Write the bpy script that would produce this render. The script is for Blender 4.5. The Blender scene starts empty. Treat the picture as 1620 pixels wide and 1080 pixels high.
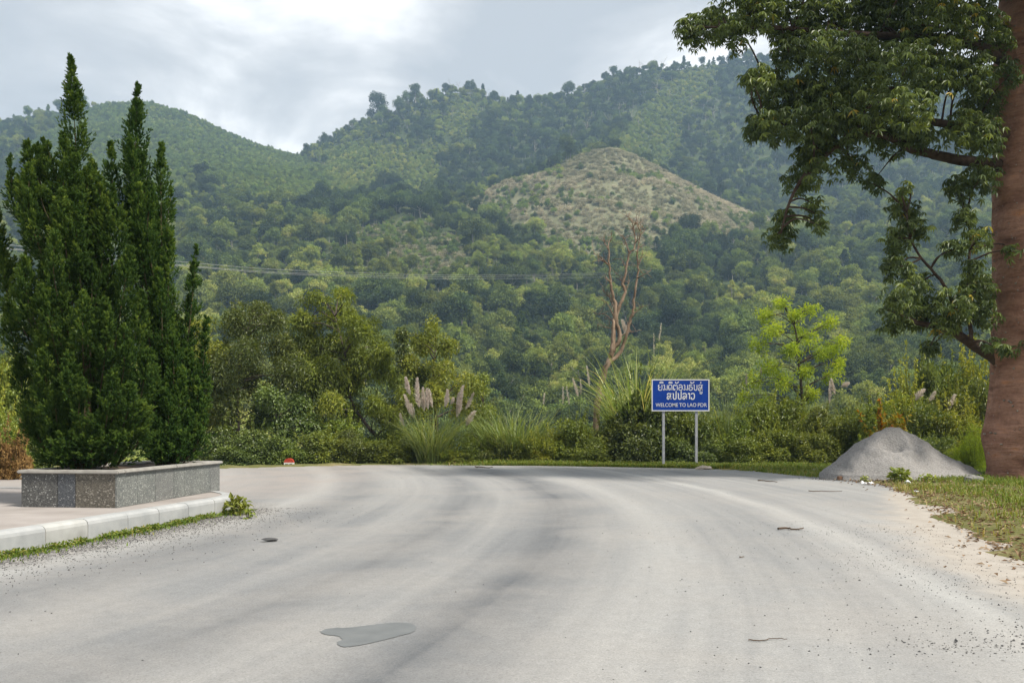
import bpy, math, random
import numpy as np
from mathutils import Vector
PI = math.pi
S = bpy.context.scene
COL = S.collection
rng = np.random.default_rng(11)
R = math.radians

# ------------------------------------------------------------------ camera
F, CX, HY, CH = 1400.0, 810.0, 672.0, 1.6      # focal (px), centre x, horizon y, camera height
cam = bpy.data.cameras.new('camera'); camo = bpy.data.objects.new('camera', cam); COL.objects.link(camo)
camo.location = (0, 0, CH); camo.rotation_euler = (R(90), 0, 0)
cam.sensor_width = 36; cam.lens = F / 1620 * 36; cam.shift_y = (HY - 540) / 1620
cam.clip_start = 0.05; cam.clip_end = 8000
S.camera = camo
S.render.resolution_x, S.render.resolution_y = 1024, 682
S.view_settings.view_transform = 'Standard'; S.view_settings.look = 'None'
S.view_settings.exposure = 0.6; S.view_settings.gamma = 1.0
S.render.engine = 'CYCLES'
cy = S.cycles
cy.use_denoising = True
try: cy.denoiser = 'OPENIMAGEDENOISE'
except Exception: pass
cy.max_bounces = 6; cy.diffuse_bounces = 3; cy.glossy_bounces = 2; cy.transmission_bounces = 3
cy.volume_bounces = 1; cy.transparent_max_bounces = 4; cy.caustics_reflective = False; cy.caustics_refractive = False
cy.sample_clamp_indirect = 4.0

# ------------------------------------------------------------------ sky and sun
SUN_EL, SUN_AZ = 54.0, 122.0          # azimuth measured from +Y (ahead) towards +X (right)
HAZE = 0.00024
W = bpy.data.worlds.new('World'); S.world = W; W.use_nodes = True
nt = W.node_tree; nt.nodes.clear()
def N(t, ty, **kw):
    n = t.nodes.new(ty)
    for k, v in kw.items():
        if k.startswith('i_'): n.inputs[int(k[2:]) if k[2:].isdigit() else k[2:]].default_value = v
        else: setattr(n, k, v)
    return n
def mth(t, op, a, b=None, clamp=False):
    n = t.nodes.new('ShaderNodeMath'); n.operation = op; n.use_clamp = clamp
    for i, x in enumerate((a, b)):
        if x is None: continue
        if isinstance(x, (int, float)): n.inputs[i].default_value = x
        else: t.links.new(x, n.inputs[i])
    return n.outputs[0]
def ramp(t, fac, stops, interp='LINEAR'):
    n = t.nodes.new('ShaderNodeValToRGB'); cr = n.color_ramp; cr.interpolation = interp
    while len(cr.elements) < len(stops): cr.elements.new(0.5)
    for e, (p, c) in zip(cr.elements, stops):
        e.position = p; e.color = (c[0], c[1], c[2], 1) if not isinstance(c, (int, float)) else (c, c, c, 1)
    t.links.new(fac, n.inputs[0]); return n.outputs[0]
def mix(t, fac, a, b, mode='MIX'):
    n = t.nodes.new('ShaderNodeMix'); n.data_type = 'RGBA'; n.blend_type = mode
    for i, x in ((0, fac), (6, a), (7, b)):
        if isinstance(x, (int, float)): n.inputs[i].default_value = x
        elif isinstance(x, tuple): n.inputs[i].default_value = (*x, 1)
        else: t.links.new(x, n.inputs[i])
    return n.outputs[2]
sky = N(nt, 'ShaderNodeTexSky', sky_type='NISHITA', sun_disc=False, sun_elevation=R(SUN_EL), sun_rotation=R(SUN_AZ))
skyb = mix(nt, 1.0, sky.outputs[0], (0.1, 0.1, 0.1), 'MULTIPLY')
tc = N(nt, 'ShaderNodeTexCoord')
sep = N(nt, 'ShaderNodeSeparateXYZ'); nt.links.new(tc.outputs['Generated'], sep.inputs[0])
dz = mth(nt, 'ADD', mth(nt, 'MAXIMUM', sep.outputs[2], 0.0), 0.16)
cmb = N(nt, 'ShaderNodeCombineXYZ')
nt.links.new(mth(nt, 'ADD', mth(nt, 'DIVIDE', sep.outputs[0], dz), 0.28), cmb.inputs[0]); nt.links.new(mth(nt, 'DIVIDE', sep.outputs[1], dz), cmb.inputs[1])
cmb.inputs[2].default_value = 17.4
n1 = N(nt, 'ShaderNodeTexNoise', i_Scale=1.15, i_Detail=9.0, i_Roughness=0.52, i_Distortion=0.35)
n2 = N(nt, 'ShaderNodeTexNoise', i_Scale=2.5, i_Detail=8.0, i_Roughness=0.55, i_Distortion=0.5)
nt.links.new(cmb.outputs[0], n1.inputs[0]); nt.links.new(cmb.outputs[0], n2.inputs[0])
cl = ramp(nt, mth(nt, 'ADD', mth(nt, 'MULTIPLY', n1.outputs[0], 0.55), mth(nt, 'MULTIPLY', n2.outputs[0], 0.45)),
          [(0.41, (0.41, 0.43, 0.452)), (0.475, (0.49, 0.503, 0.517)), (0.52, (0.60, 0.607, 0.613)), (0.575, (0.84, 0.837, 0.83))])
skyc = mix(nt, 0.93, skyb, cl)
bg = N(nt, 'ShaderNodeBackground'); nt.links.new(skyc, bg.inputs[0]); bg.inputs[1].default_value = 1.0
wo = N(nt, 'ShaderNodeOutputWorld'); nt.links.new(bg.outputs[0], wo.inputs[0])
try: W.cycles.sampling_method = 'MANUAL'; W.cycles.sample_map_resolution = 512
except Exception: pass
sl = bpy.data.lights.new('sun', 'SUN'); slo = bpy.data.objects.new('sun', sl); COL.objects.link(slo)
sl.energy = 4.9; sl.angle = R(9); sl.color = (1.0, 0.94, 0.84)
sd = Vector((math.sin(R(SUN_AZ)) * math.cos(R(SUN_EL)), math.cos(R(SUN_AZ)) * math.cos(R(SUN_EL)), math.sin(R(SUN_EL))))
slo.rotation_euler = (-sd).to_track_quat('-Z', 'Y').to_euler(); slo.location = (0, 0, 60)

# ------------------------------------------------------------------ helpers
def P(px, py, y): return np.array([(px - CX) / F * y, y, CH + (HY - py) / F * y])
def G(px, py, z=0.0):
    y = (CH - z) * F / (py - HY); return np.array([(px - CX) / F * y, y, z])
def tag(o, label=None, cat=None, group=None, kind=None):
    if label: o['label'] = label
    if cat: o['category'] = cat
    if group: o['group'] = group
    if kind: o['kind'] = kind
    return o
def empty(name, loc, label=None, cat=None, group=None, rz=0, sc=1):
    o = bpy.data.objects.new(name, None); COL.objects.link(o); o.location = loc; o.rotation_euler = (0, 0, rz)
    o.scale = (sc,) * 3 if isinstance(sc, (int, float)) else sc
    o.empty_display_size = 0.2
    return tag(o, label, cat, group)
class Acc:
    def __init__(s): s.V = []; s.F3 = []; s.v = []; s.m = []; s.n = 0
    def add(s, V, Fc, v=0.5, mi=0):
        V = np.asarray(V, float).reshape(-1, 3); Fc = np.asarray(Fc, np.int64).reshape(-1, 3)
        s.V.append(V); s.F3.append(Fc + s.n); s.n += len(V)
        s.v.append(np.broadcast_to(np.asarray(v, float), (len(V),)))
        s.m.append(np.full(len(Fc), mi, np.int32)); return s
    def quads(s, V, Q, v=0.5, mi=0):
        Q = np.asarray(Q, np.int64).reshape(-1, 4)
        return s.add(V, np.concatenate([Q[:, [0, 1, 2]], Q[:, [0, 2, 3]]]), v, mi)
    def mesh(s, name, mats, smooth=False):
        me = bpy.data.meshes.new(name)
        if not s.V: return me
        V = np.concatenate(s.V); Fc = np.concatenate(s.F3)
        me.vertices.add(len(V)); me.vertices.foreach_set('co', V.astype(np.float32).ravel())
        me.loops.add(len(Fc) * 3); me.loops.foreach_set('vertex_index', Fc.astype(np.int32).ravel())
        me.polygons.add(len(Fc)); me.polygons.foreach_set('loop_start', np.arange(0, len(Fc) * 3, 3, dtype=np.int32))
        me.polygons.foreach_set('material_index', np.concatenate(s.m))
        me.polygons.foreach_set('use_smooth', np.full(len(Fc), bool(smooth)))
        a = me.attributes.new('v', 'FLOAT', 'POINT'); a.data.foreach_set('value', np.concatenate(s.v).astype(np.float32))
        for m in (mats if isinstance(mats, (list, tuple)) else [mats]): me.materials.append(m)
        me.update(calc_edges=True); me.validate(); return me
def obj(name, me, parent=None, loc=(0, 0, 0), rz=0, sc=1):
    o = bpy.data.objects.new(name, me); COL.objects.link(o); o.parent = parent
    o.location = loc; o.rotation_euler = (0, 0, rz); o.scale = (sc,) * 3 if isinstance(sc, (int, float)) else sc
    return o
def unit(a): return a / np.maximum(np.linalg.norm(a, axis=-1, keepdims=True), 1e-9)
def tube(acc, pts, rad, n=6, v=0.5, mi=0, cap=True):
    pts = np.asarray(pts, float); rad = np.broadcast_to(np.asarray(rad, float), (len(pts),))
    t = unit(np.gradient(pts, axis=0)); ref = np.array([0.3, 1.0, 0.11])
    a = unit(np.cross(t, ref)); b = np.cross(t, a)
    th = np.linspace(0, 2 * PI, n, endpoint=False)
    V = pts[:, None] + rad[:, None, None] * (np.cos(th)[None, :, None] * a[:, None] + np.sin(th)[None, :, None] * b[:, None])
    k = len(pts); V = V.reshape(-1, 3); i = np.arange(k - 1)[:, None] * n; j = np.arange(n)[None]; j2 = (j + 1) % n
    Q = np.stack([i + j, i + j2, i + n + j2, i + n + j], -1).reshape(-1, 4)
    if cap:
        V = np.concatenate([V, pts[:1], pts[-1:]])
        acc.quads(V, Q, v, mi); base = acc.n - len(V)
        jj = np.arange(n); f = np.concatenate([np.stack([np.full(n, k * n), (jj + 1) % n, jj], 1), np.stack([np.full(n, k * n + 1), (k - 1) * n + jj, (k - 1) * n + (jj + 1) % n], 1)])
        acc.F3.append(f + base); acc.m.append(np.full(len(f), mi, np.int32))
    else: acc.quads(V, Q, v, mi)
def curve_pts(pts, k=10):
    pts = np.asarray(pts, float)
    if len(pts) < 3:
        t = np.linspace(0, 1, k)[:, None]; return pts[0] * (1 - t) + pts[-1] * t
    n = len(pts); ext = np.concatenate([2 * pts[:1] - pts[1:2], pts, 2 * pts[-1:] - pts[-2:-1]]); out = []
    for i in range(n - 1):
        p0, p1, p2, p3 = ext[i:i + 4]
        for t in np.linspace(0, 1, k, endpoint=False):
            out.append(0.5 * ((2 * p1) + (p2 - p0) * t + (2 * p0 - 5 * p1 + 4 * p2 - p3) * t * t + (3 * p1 - p0 - 3 * p2 + p3) * t ** 3))
    out.append(pts[-1]); return np.array(out)
def rdir(n): return unit(rng.normal(size=(n, 3)))
def leaves(acc, Pp, D, Nn, L, Wd, v, mi=0, fold=0.18, droop=0.15):
    n = len(Pp); D = unit(D); Sd = unit(np.cross(D, Nn)); Nn = np.cross(Sd, D)
    L = np.broadcast_to(np.asarray(L, float), (n,))[:, None]; Wd = np.broadcast_to(np.asarray(Wd, float), (n,))[:, None]
    V = np.stack([Pp, Pp + D * L * .45 + Sd * Wd * .5 + Nn * Wd * fold, Pp + D * L - Nn * L * droop, Pp + D * L * .45 - Sd * Wd * .5 + Nn * Wd * fold], 1).reshape(-1, 3)
    b = np.arange(n)[:, None] * 4
    acc.add(V, np.concatenate([b + [0, 1, 2], b + [0, 2, 3]]), np.repeat(np.clip(np.broadcast_to(v, (n,)), 0, 1), 4), mi)
def clump(acc, c, r, n, L, Wd, v0=0.5, vs=0.25, up=0.35, inner=0.45, droop=0.3, mi=0, jit=0.6):
    r = np.broadcast_to(np.asarray(r, float), (3,)); d = rng.normal(size=(n, 3)); d[:, 2] += up; d = unit(d)
    f = inner + (1.08 - inner) * rng.random(n) ** 0.6
    p = np.asarray(c) + d * r * f[:, None]
    D = d * 0.55 + rdir(n) * jit; D[:, 2] -= droop
    Nn = d * 0.45 + rdir(n) * 0.45; Nn[:, 2] += 0.7
    leaves(acc, p, D, unit(Nn), L * rng.uniform(.6, 1.25, n), Wd * rng.uniform(.7, 1.2, n), v0 + rng.normal(0, vs, n), mi)
def palmate(acc, c, r, n, L, Wd, v0=.5, vs=.2, mi=0):
    r = np.broadcast_to(np.asarray(r, float), (3,)); d = rng.normal(size=(n, 3)); d[:, 2] += .3; d = unit(d)
    p = np.asarray(c) + d * r * (0.35 + .75 * rng.random(n) ** .6)[:, None]
    ax = unit(d * .35 + rdir(n) * .45 + np.array([0, 0, .75])); s = unit(np.cross(ax, rdir(n))); t = np.cross(ax, s)
    v = v0 + rng.normal(0, vs, n); sz = rng.uniform(.7, 1.2, n)
    for k in range(6):
        a = k / 6 * 2 * PI + rng.normal(0, .12, n)
        dd = np.cos(a)[:, None] * s + np.sin(a)[:, None] * t
        D = dd * .95 - ax * rng.uniform(.1, .6, n)[:, None] - np.array([0, 0, .35])
        leaves(acc, p, D, ax + dd * .2, L * sz * rng.uniform(.8, 1.1, n), Wd * sz, v + rng.normal(0, .05, n), mi, fold=.12, droop=.2)
def tris(o_me): return len(o_me.polygons)

# value noise for shaping ground and stone
def hsh(i, j, s=0):
    x = np.sin(i * 127.1 + j * 311.7 + s * 74.7) * 43758.5453; return x - np.floor(x)
def vnoise(x, y, s=0):
    x = np.asarray(x, float); y = np.asarray(y, float); i = np.floor(x); j = np.floor(y); u = x - i; w = y - j
    u = u * u * (3 - 2 * u); w = w * w * (3 - 2 * w)
    return (hsh(i, j, s) * (1 - u) + hsh(i + 1, j, s) * u) * (1 - w) + (hsh(i, j + 1, s) * (1 - u) + hsh(i + 1, j + 1, s) * u) * w
def fbm(x, y, o=4, s=0):
    r = 0; a = .5
    for k in range(o): r = r + a * (vnoise(x * 2 ** k, y * 2 ** k, s + k) - .5); a *= .5
    return r
def sst(a, b, x):
    t = np.clip((np.asarray(x, float) - a) / (b - a), 0, 1); return t * t * (3 - 2 * t)
def inpoly(px, py, poly):
    px = np.asarray(px); py = np.asarray(py); c = np.zeros(px.shape, bool); n = len(poly)
    for k in range(n):
        (x1, y1), (x2, y2) = poly[k], poly[(k + 1) % n]
        c ^= ((y1 > py) != (y2 > py)) & (px < (x2 - x1) * (py - y1) / (y2 - y1 + 1e-12) + x1)
    return c
def polydist(x, y, poly, closed=True):
    d = np.full(np.shape(x), 1e9); n = len(poly)
    for k in range(n if closed else n - 1):
        a = np.array(poly[k], float); b = np.array(poly[(k + 1) % n], float); e = b - a
        t = np.clip(((x - a[0]) * e[0] + (y - a[1]) * e[1]) / (e @ e), 0, 1)
        d = np.minimum(d, np.hypot(x - a[0] - t * e[0], y - a[1] - t * e[1]))
    return d

# ------------------------------------------------------------------ materials
def mat(name):
    m = bpy.data.materials.new(name); m.use_nodes = True; t = m.node_tree; t.nodes.clear()
    out = t.nodes.new('ShaderNodeOutputMaterial'); b = t.nodes.new('ShaderNodeBsdfPrincipled'); t.links.new(b.outputs[0], out.inputs[0])
    return m, t, b, out
def setc(t, b, c):
    if isinstance(c, tuple): b.inputs['Base Color'].default_value = (*c, 1)
    else: t.links.new(c, b.inputs['Base Color'])
def noise(t, scale, detail=4, rough=.55, coord='Object', vec=None, dist=0):
    n = N(t, 'ShaderNodeTexNoise', i_Scale=scale, i_Detail=float(detail), i_Roughness=rough, i_Distortion=dist)
    if vec is None:
        c = t.nodes.new('ShaderNodeTexCoord'); vec = c.outputs[coord]
    t.links.new(vec, n.inputs[0]); return n.outputs[0]
def bump(t, b, h, strength=.3, dist=.02):
    n = N(t, 'ShaderNodeBump'); n.inputs['Strength'].default_value = strength; n.inputs['Distance'].default_value = dist
    t.links.new(h, n.inputs['Height']); t.links.new(n.outputs[0], b.inputs['Normal'])
def leaf_mat(name, stops, trans=.35, rough=.5, var=.25, tint=False, tcol=(1.25, 1.15, .5), spec=.3, gain=1.0):
    stops = [(p, tuple(min(q * gain, .8) for q in c)) for p, c in stops]
    m, t, b, out = mat(name)
    at = N(t, 'ShaderNodeAttribute', attribute_name='v')
    oi = t.nodes.new('ShaderNodeObjectInfo')
    f = at.outputs['Fac']
    if tint:
        ti = N(t, 'ShaderNodeAttribute', attribute_name='tint', attribute_type='INSTANCER')
        f = mth(t, 'ADD', mth(t, 'MULTIPLY', f, .35), mth(t, 'MULTIPLY', ti.outputs['Fac'], .65))
        f = mth(t, 'ADD', f, mth(t, 'MULTIPLY', mth(t, 'SUBTRACT', oi.outputs['Random'], .5), .3), True)
    c = ramp(t, f, stops)
    h = N(t, 'ShaderNodeHueSaturation'); t.links.new(c, h.inputs['Color'])
    t.links.new(mth(t, 'ADD', mth(t, 'MULTIPLY', oi.outputs['Random'], 2 * var), 1 - var), h.inputs['Value'])
    t.links.new(mth(t, 'ADD', mth(t, 'MULTIPLY', oi.outputs['Random'], .022), .489), h.inputs['Hue'])
    t.links.new(h.outputs[0], b.inputs['Base Color'])
    b.inputs['Roughness'].default_value = rough; b.inputs['Specular IOR Level'].default_value = spec
    tr = t.nodes.new('ShaderNodeBsdfTranslucent'); t.links.new(mix(t, 1.0, h.outputs[0], tcol, 'MULTIPLY'), tr.inputs[0])
    ms = t.nodes.new('ShaderNodeMixShader'); ms.inputs[0].default_value = trans
    t.links.new(b.outputs[0], ms.inputs[1]); t.links.new(tr.outputs[0], ms.inputs[2]); t.links.new(ms.outputs[0], out.inputs[0])
    return m
def simple(name, c, rough=.8, nscale=None, c2=None, detail=4, bs=0, bd=.01, spec=.3, metal=0):
    m, t, b, out = mat(name); b.inputs['Roughness'].default_value = rough; b.inputs['Specular IOR Level'].default_value = spec; b.inputs['Metallic'].default_value = metal
    if nscale:
        n = noise(t, nscale, detail); setc(t, b, ramp(t, n, [(.32, c), (.68, c2 or c)]))
        if bs: bump(t, b, n, bs, bd)
    else: setc(t, b, c)
    return m
M = {}
M['juniper'] = leaf_mat('juniper_foliage', [(0, (.008, .020, .005)), (.45, (.022, .048, .009)), (.75, (.052, .088, .014)), (1, (.10, .14, .022))], .22, .6, .1, spec=.15, gain=2.15)
M['bombax'] = leaf_mat('broad_tree_leaf', [(0, (.024, .036, .012)), (.5, (.045, .062, .018)), (.95, (.095, .115, .026)), (1, (.20, .14, .02))], .36, .45, .1, spec=.4, gain=2.1)
M['olive'] = leaf_mat('olive_leaf', [(0, (.026, .040, .010)), (.5, (.058, .078, .018)), (1, (.13, .145, .03))], .38, .42, .12, spec=.45, gain=2.1)
M['yellow'] = leaf_mat('yellow_green_leaf', [(0, (.045, .060, .010)), (.5, (.10, .125, .018)), (1, (.20, .20, .03))], .42, .45, .12, spec=.4, gain=2.0)
M['shrub'] = leaf_mat('shrub_leaf', [(0, (.034, .048, .009)), (.5, (.078, .100, .016)), (1, (.17, .19, .028))], .36, .42, .22, spec=.45, gain=2.1)
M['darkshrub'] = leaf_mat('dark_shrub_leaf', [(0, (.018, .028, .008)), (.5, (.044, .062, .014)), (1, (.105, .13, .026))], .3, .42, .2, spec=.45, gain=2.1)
M['fresh'] = leaf_mat('fresh_leaf', [(0, (.08, .115, .012)), (.5, (.15, .20, .02)), (1, (.27, .29, .03))], .5, .5, .08, gain=2.0)
M['orange'] = leaf_mat('orange_leaf', [(0, (.10, .15, .015)), (.55, (.24, .24, .02)), (.8, (.36, .24, .02)), (1, (.48, .16, .03))], .45, .5, .08)
M['rust'] = leaf_mat('dry_leaf', [(0, (.09, .055, .022)), (.5, (.18, .11, .04)), (1, (.30, .20, .08))], .3, .7, .15, tcol=(1.2, 1, .7), spec=.1, gain=1.3)
M['reed'] = leaf_mat('reed_blade', [(0, (.05, .075, .018)), (.5, (.12, .16, .045)), (.85, (.24, .25, .10)), (1, (.36, .31, .17))], .4, .45, .12, spec=.4, gain=1.6)
M['plume'] = leaf_mat('plume', [(0, (.58, .51, .45)), (.5, (.72, .66, .60)), (1, (.80, .77, .72))], .6, .8, .06, tcol=(1, .95, .9), spec=.05)
M['grass'] = leaf_mat('grass_blade', [(0, (.05, .085, .010)), (.4, (.10, .145, .016)), (.7, (.17, .175, .03)), (1, (.29, .23, .09))], .35, .55, .05, gain=1.3)
M['hill_leaf'] = leaf_mat('hillside_leaf', [(0, (.011, .020, .011)), (.28, (.027, .042, .016)), (.52, (.064, .084, .022)), (.78, (.118, .135, .03)), (1, (.18, .165, .06))], .28, .65, .25, tint=True, spec=.15, gain=2.25)
M['scrub'] = leaf_mat('hillside_scrub_leaf', [(0, (.03, .05, .018)), (.4, (.062, .092, .025)), (.75, (.11, .14, .032)), (1, (.19, .18, .06))], .3, .65, .22, tint=True, spec=.15, gain=1.95)
M['hillgrass'] = leaf_mat('hill_grass', [(0, (0.070, 0.085, 0.035)), (.4, (0.160, 0.160, 0.085)), (.75, (0.290, 0.265, 0.175)), (1, (0.450, 0.400, 0.300))], .35, .8, .2, tint=True, tcol=(1.1, 1, .8), spec=.1, gain=1.25)
M['bark'] = simple('grey_bark', (.055, .042, .032), .9, 9, (.12, .095, .075), 5, .6, .03, .15)
M['palebark'] = simple('pale_dead_bark', (.22, .19, .16), .9, 4, (.38, .34, .29), 4, 0, 0, .1)
M['deadbark'] = simple('weathered_tan_bark', (.13, .088, .058), .9, 2.5, (.29, .215, .155), 5, .5, .03, .1)
M['limb'] = simple('shaded_brown_limb_bark', (.040, .026, .019), .9, 6, (.10, .068, .05), 5, .5, .02, .15)  # bark brown darkened to carry the shade inside the crown
M['stem'] = simple('stem', (.05, .04, .02), .9, 8, (.10, .075, .035))

def trunk_material():
    m, t, b, out = mat('reddish_smooth_bark'); b.inputs['Roughness'].default_value = .85; b.inputs['Specular IOR Level'].default_value = .2
    tc = t.nodes.new('ShaderNodeTexCoord'); mp = N(t, 'ShaderNodeMapping'); mp.inputs['Scale'].default_value = (1, 1, 2.6); t.links.new(tc.outputs['Object'], mp.inputs[0])
    mp2 = N(t, 'ShaderNodeMapping'); mp2.inputs['Scale'].default_value = (1.5, 1.5, 14); t.links.new(tc.outputs['Object'], mp2.inputs[0])
    big = noise(t, .8, 6, .6, vec=mp.outputs[0], dist=.4); fine = noise(t, 9, 6, .65)
    c = ramp(t, big, [(.28, (.055, .030, .022)), (.42, (.135, .078, .055)), (.60, (.20, .125, .092)), (.75, (.26, .13, .06))])
    c = mix(t, .5, c, ramp(t, fine, [(.3, (.28, .24, .22)), (.7, (.85, .80, .77))]), 'MULTIPLY')
    c = mix(t, .35, c, ramp(t, noise(t, 1.0, 5, .7, vec=mp2.outputs[0]), [(.35, (.45, .42, .40)), (.6, (1.1, 1.08, 1.06))]), 'MULTIPLY')
    c = mix(t, 1.0, c, (2.7, 2.45, 2.35), 'MULTIPLY')
    vo = N(t, 'ShaderNodeTexVoronoi', i_Scale=5.5); t.links.new(tc.outputs['Object'], vo.inputs[0])
    sp = ramp(t, vo.outputs['Distance'], [(.05, 1.0), (.13, 0.0)])
    c = mix(t, mth(t, 'MULTIPLY', sp, .7), c, (.42, .36, .31)); setc(t, b, c)
    h = mth(t, 'ADD', mth(t, 'MULTIPLY', sp, .7), mth(t, 'ADD', fine, mth(t, 'MULTIPLY', big, 1.5)))
    bump(t, b, mth(t, 'ADD', h, mth(t, 'MULTIPLY', noise(t, 1.0, 5, .7, vec=mp2.outputs[0]), 1.6)), 1.0, .05); return m
M['trunk'] = trunk_material()

# road: centre of the bend sits at (-45, 18); wheel tracks follow circles round it
def road_material():
    m, t, b, out = mat('dusty_worn_asphalt'); b.inputs['Roughness'].default_value = .78; b.inputs['Specular IOR Level'].default_value = .35
    tc = t.nodes.new('ShaderNodeTexCoord'); sx = N(t, 'ShaderNodeSeparateXYZ'); t.links.new(tc.outputs['Object'], sx.inputs[0])
    dx = mth(t, 'ADD', sx.outputs[0], 45.0); dy = mth(t, 'SUBTRACT', sx.outputs[1], 18.0)
    r = mth(t, 'SQRT', mth(t, 'ADD', mth(t, 'MULTIPLY', dx, dx), mth(t, 'MULTIPLY', dy, dy)))
    ang = mth(t, 'MULTIPLY', mth(t, 'ARCTAN2', dy, dx), 45.0)
    def vec(a, bb, z=0.0):
        c = N(t, 'ShaderNodeCombineXYZ'); t.links.new(mth(t, 'MULTIPLY', r, a), c.inputs[0]); t.links.new(mth(t, 'MULTIPLY', ang, bb), c.inputs[1]); c.inputs[2].default_value = z; return c.outputs[0]
    st = noise(t, 1.0, 5, .6, vec=vec(.85, .045)); st2 = noise(t, 1.0, 4, .6, vec=vec(3.2, .09, 5.0))
    wob = noise(t, .22, 3); cloud = noise(t, .45, 6, .6, dist=.6); fine = noise(t, 60, 5, .7); grit = noise(t, 210, 3, .6)
    base = ramp(t, mth(t, 'ADD', mth(t, 'MULTIPLY', st, .65), mth(t, 'MULTIPLY', st2, .35)),
                [(.34, (.172, .176, .180)), (.48, (.228, .227, .223)), (.62, (.288, .284, .274))])
    rr = mth(t, 'ADD', r, mth(t, 'MULTIPLY', mth(t, 'SUBTRACT', wob, .5), .8))
    def band(c0, w, k):      # polished wheel track
        d = mth(t, 'DIVIDE', mth(t, 'ABSOLUTE', mth(t, 'SUBTRACT', rr, c0)), w)
        return mth(t, 'MULTIPLY', mth(t, 'SUBTRACT', 1.0, mth(t, 'SMOOTH_MIN', d, 1.0), True), k)
    bd = mth(t, 'ADD', band(45.9, .85, 1.0), mth(t, 'ADD', band(44.0, .8, .75), mth(t, 'ADD', band(41.4, 1.2, .6), band(39.0, 1.0, .45))), True)
    bd = mth(t, 'MULTIPLY', bd, ramp(t, st2, [(.3, .55), (.6, 1.0)]))
    base = mix(t, bd, base, (.098, .103, .11))
    lt = mth(t, 'ADD', band(50.0, .35, .8), mth(t, 'ADD', band(47.4, .8, .4), band(40.4, .5, .6)), True)
    base = mix(t, lt, base, (.35, .345, .33))
    base = mix(t, mth(t, 'MULTIPLY', ramp(t, cloud, [(.42, 0.0), (.7, 1.0)]), .5), base, (.29, .273, .252))
    va = N(t, 'ShaderNodeTexVoronoi', i_Scale=95.0); t.links.new(tc.outputs['Object'], va.inputs[0]); sc_ = N(t, 'ShaderNodeSeparateColor'); t.links.new(va.outputs['Color'], sc_.inputs[0])
    base = mix(t, .4, base, ramp(t, fine, [(.3, (.66, .66, .66)), (.7, (1.2, 1.2, 1.2))]), 'MULTIPLY')
    base = mix(t, .4, base, ramp(t, sc_.outputs[0], [(.05, (.55, .55, .55)), (.3, (.95, .95, .95)), (.8, (1.05, 1.05, 1.05)), (1, (1.4, 1.4, 1.38))]), 'MULTIPLY')
    base = mix(t, .4, base, ramp(t, noise(t, 6, 6, .7), [(.3, (.78, .78, .78)), (.7, (1.14, 1.14, 1.14))]), 'MULTIPLY')
    at = N(t, 'ShaderNodeAttribute', attribute_name='dust'); ed = ramp(t, mth(t, 'ADD', at.outputs['Fac'], mth(t, 'MULTIPLY', mth(t, 'SUBTRACT', noise(t, .9, 6, .65), .5), .7)), [(.35, 0.0), (.7, 1.0)])
    base = mix(t, ed, base, ramp(t, noise(t, 3, 6, .6), [(.3, (.28, .25, .215)), (.7, (.365, .332, .292))]))
    ag = N(t, 'ShaderNodeAttribute', attribute_name='gravel'); eg = ramp(t, mth(t, 'ADD', ag.outputs['Fac'], mth(t, 'MULTIPLY', mth(t, 'SUBTRACT', noise(t, 1.4, 5), .5), .8)), [(.4, 0.0), (.7, 1.0)])
    vo = N(t, 'ShaderNodeTexVoronoi', i_Scale=38.0); t.links.new(tc.outputs['Object'], vo.inputs[0])
    gcol = ramp(t, vo.outputs['Color'], [(.2, (.09, .085, .08)), (.5, (.19, .18, .17)), (.8, (.33, .315, .295))])
    base = mix(t, eg, base, gcol)
    pk = N(t, 'ShaderNodeAttribute', attribute_name='pink'); base = mix(t, mth(t, 'MULTIPLY', pk.outputs['Fac'], ramp(t, cloud, [(.3, .3), (.6, .85)])), base, (.27, .238, .215))
    vs = N(t, 'ShaderNodeTexVoronoi', i_Scale=3.1); t.links.new(tc.outputs['Object'], vs.inputs[0])
    spk = mth(t, 'MULTIPLY', ramp(t, vs.outputs['Distance'], [(.035, 1.0), (.06, 0.0)]), ramp(t, noise(t, .5, 3), [(.45, 0.0), (.6, .8)]))
    base = mix(t, spk, base, (.07, .065, .06)); setc(t, b, base)
    h = mth(t, 'ADD', mth(t, 'MULTIPLY', grit, .5), mth(t, 'MULTIPLY', mth(t, 'MULTIPLY', vo.outputs['Distance'], eg), -2.0)); bump(t, b, mth(t, 'ADD', h, fine), .35, .012)
    return m
M['road'] = road_material()
def ground_material():
    m, t, b, out = mat('earth_and_undergrowth'); b.inputs['Roughness'].default_value = .95; b.inputs['Specular IOR Level'].default_value = .1
    a = N(t, 'ShaderNodeAttribute', attribute_name='tan'); v = N(t, 'ShaderNodeAttribute', attribute_name='verge')
    n = noise(t, .12, 8, .65); n2 = noise(t, 1.1, 6, .65); n3 = noise(t, 14, 5, .65)
    c = ramp(t, n, [(.3, (.020, .030, .012)), (.55, (.045, .06, .02)), (.75, (.075, .075, .03))])
    c = mix(t, a.outputs['Fac'], c, ramp(t, n, [(.3, (.095, .10, .05)), (.6, (.155, .15, .088)), (.8, (.21, .195, .125))]))
    vg = ramp(t, mth(t, 'ADD', mth(t, 'MULTIPLY', n2, .7), mth(t, 'MULTIPLY', n3, .3)), [(.35, (.07, .085, .02)), (.52, (.125, .12, .045)), (.66, (.22, .175, .10))])
    c = mix(t, v.outputs['Fac'], c, vg); setc(t, b, c); bump(t, b, n3, .6, .03); return m
M['ground'] = ground_material()
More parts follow.
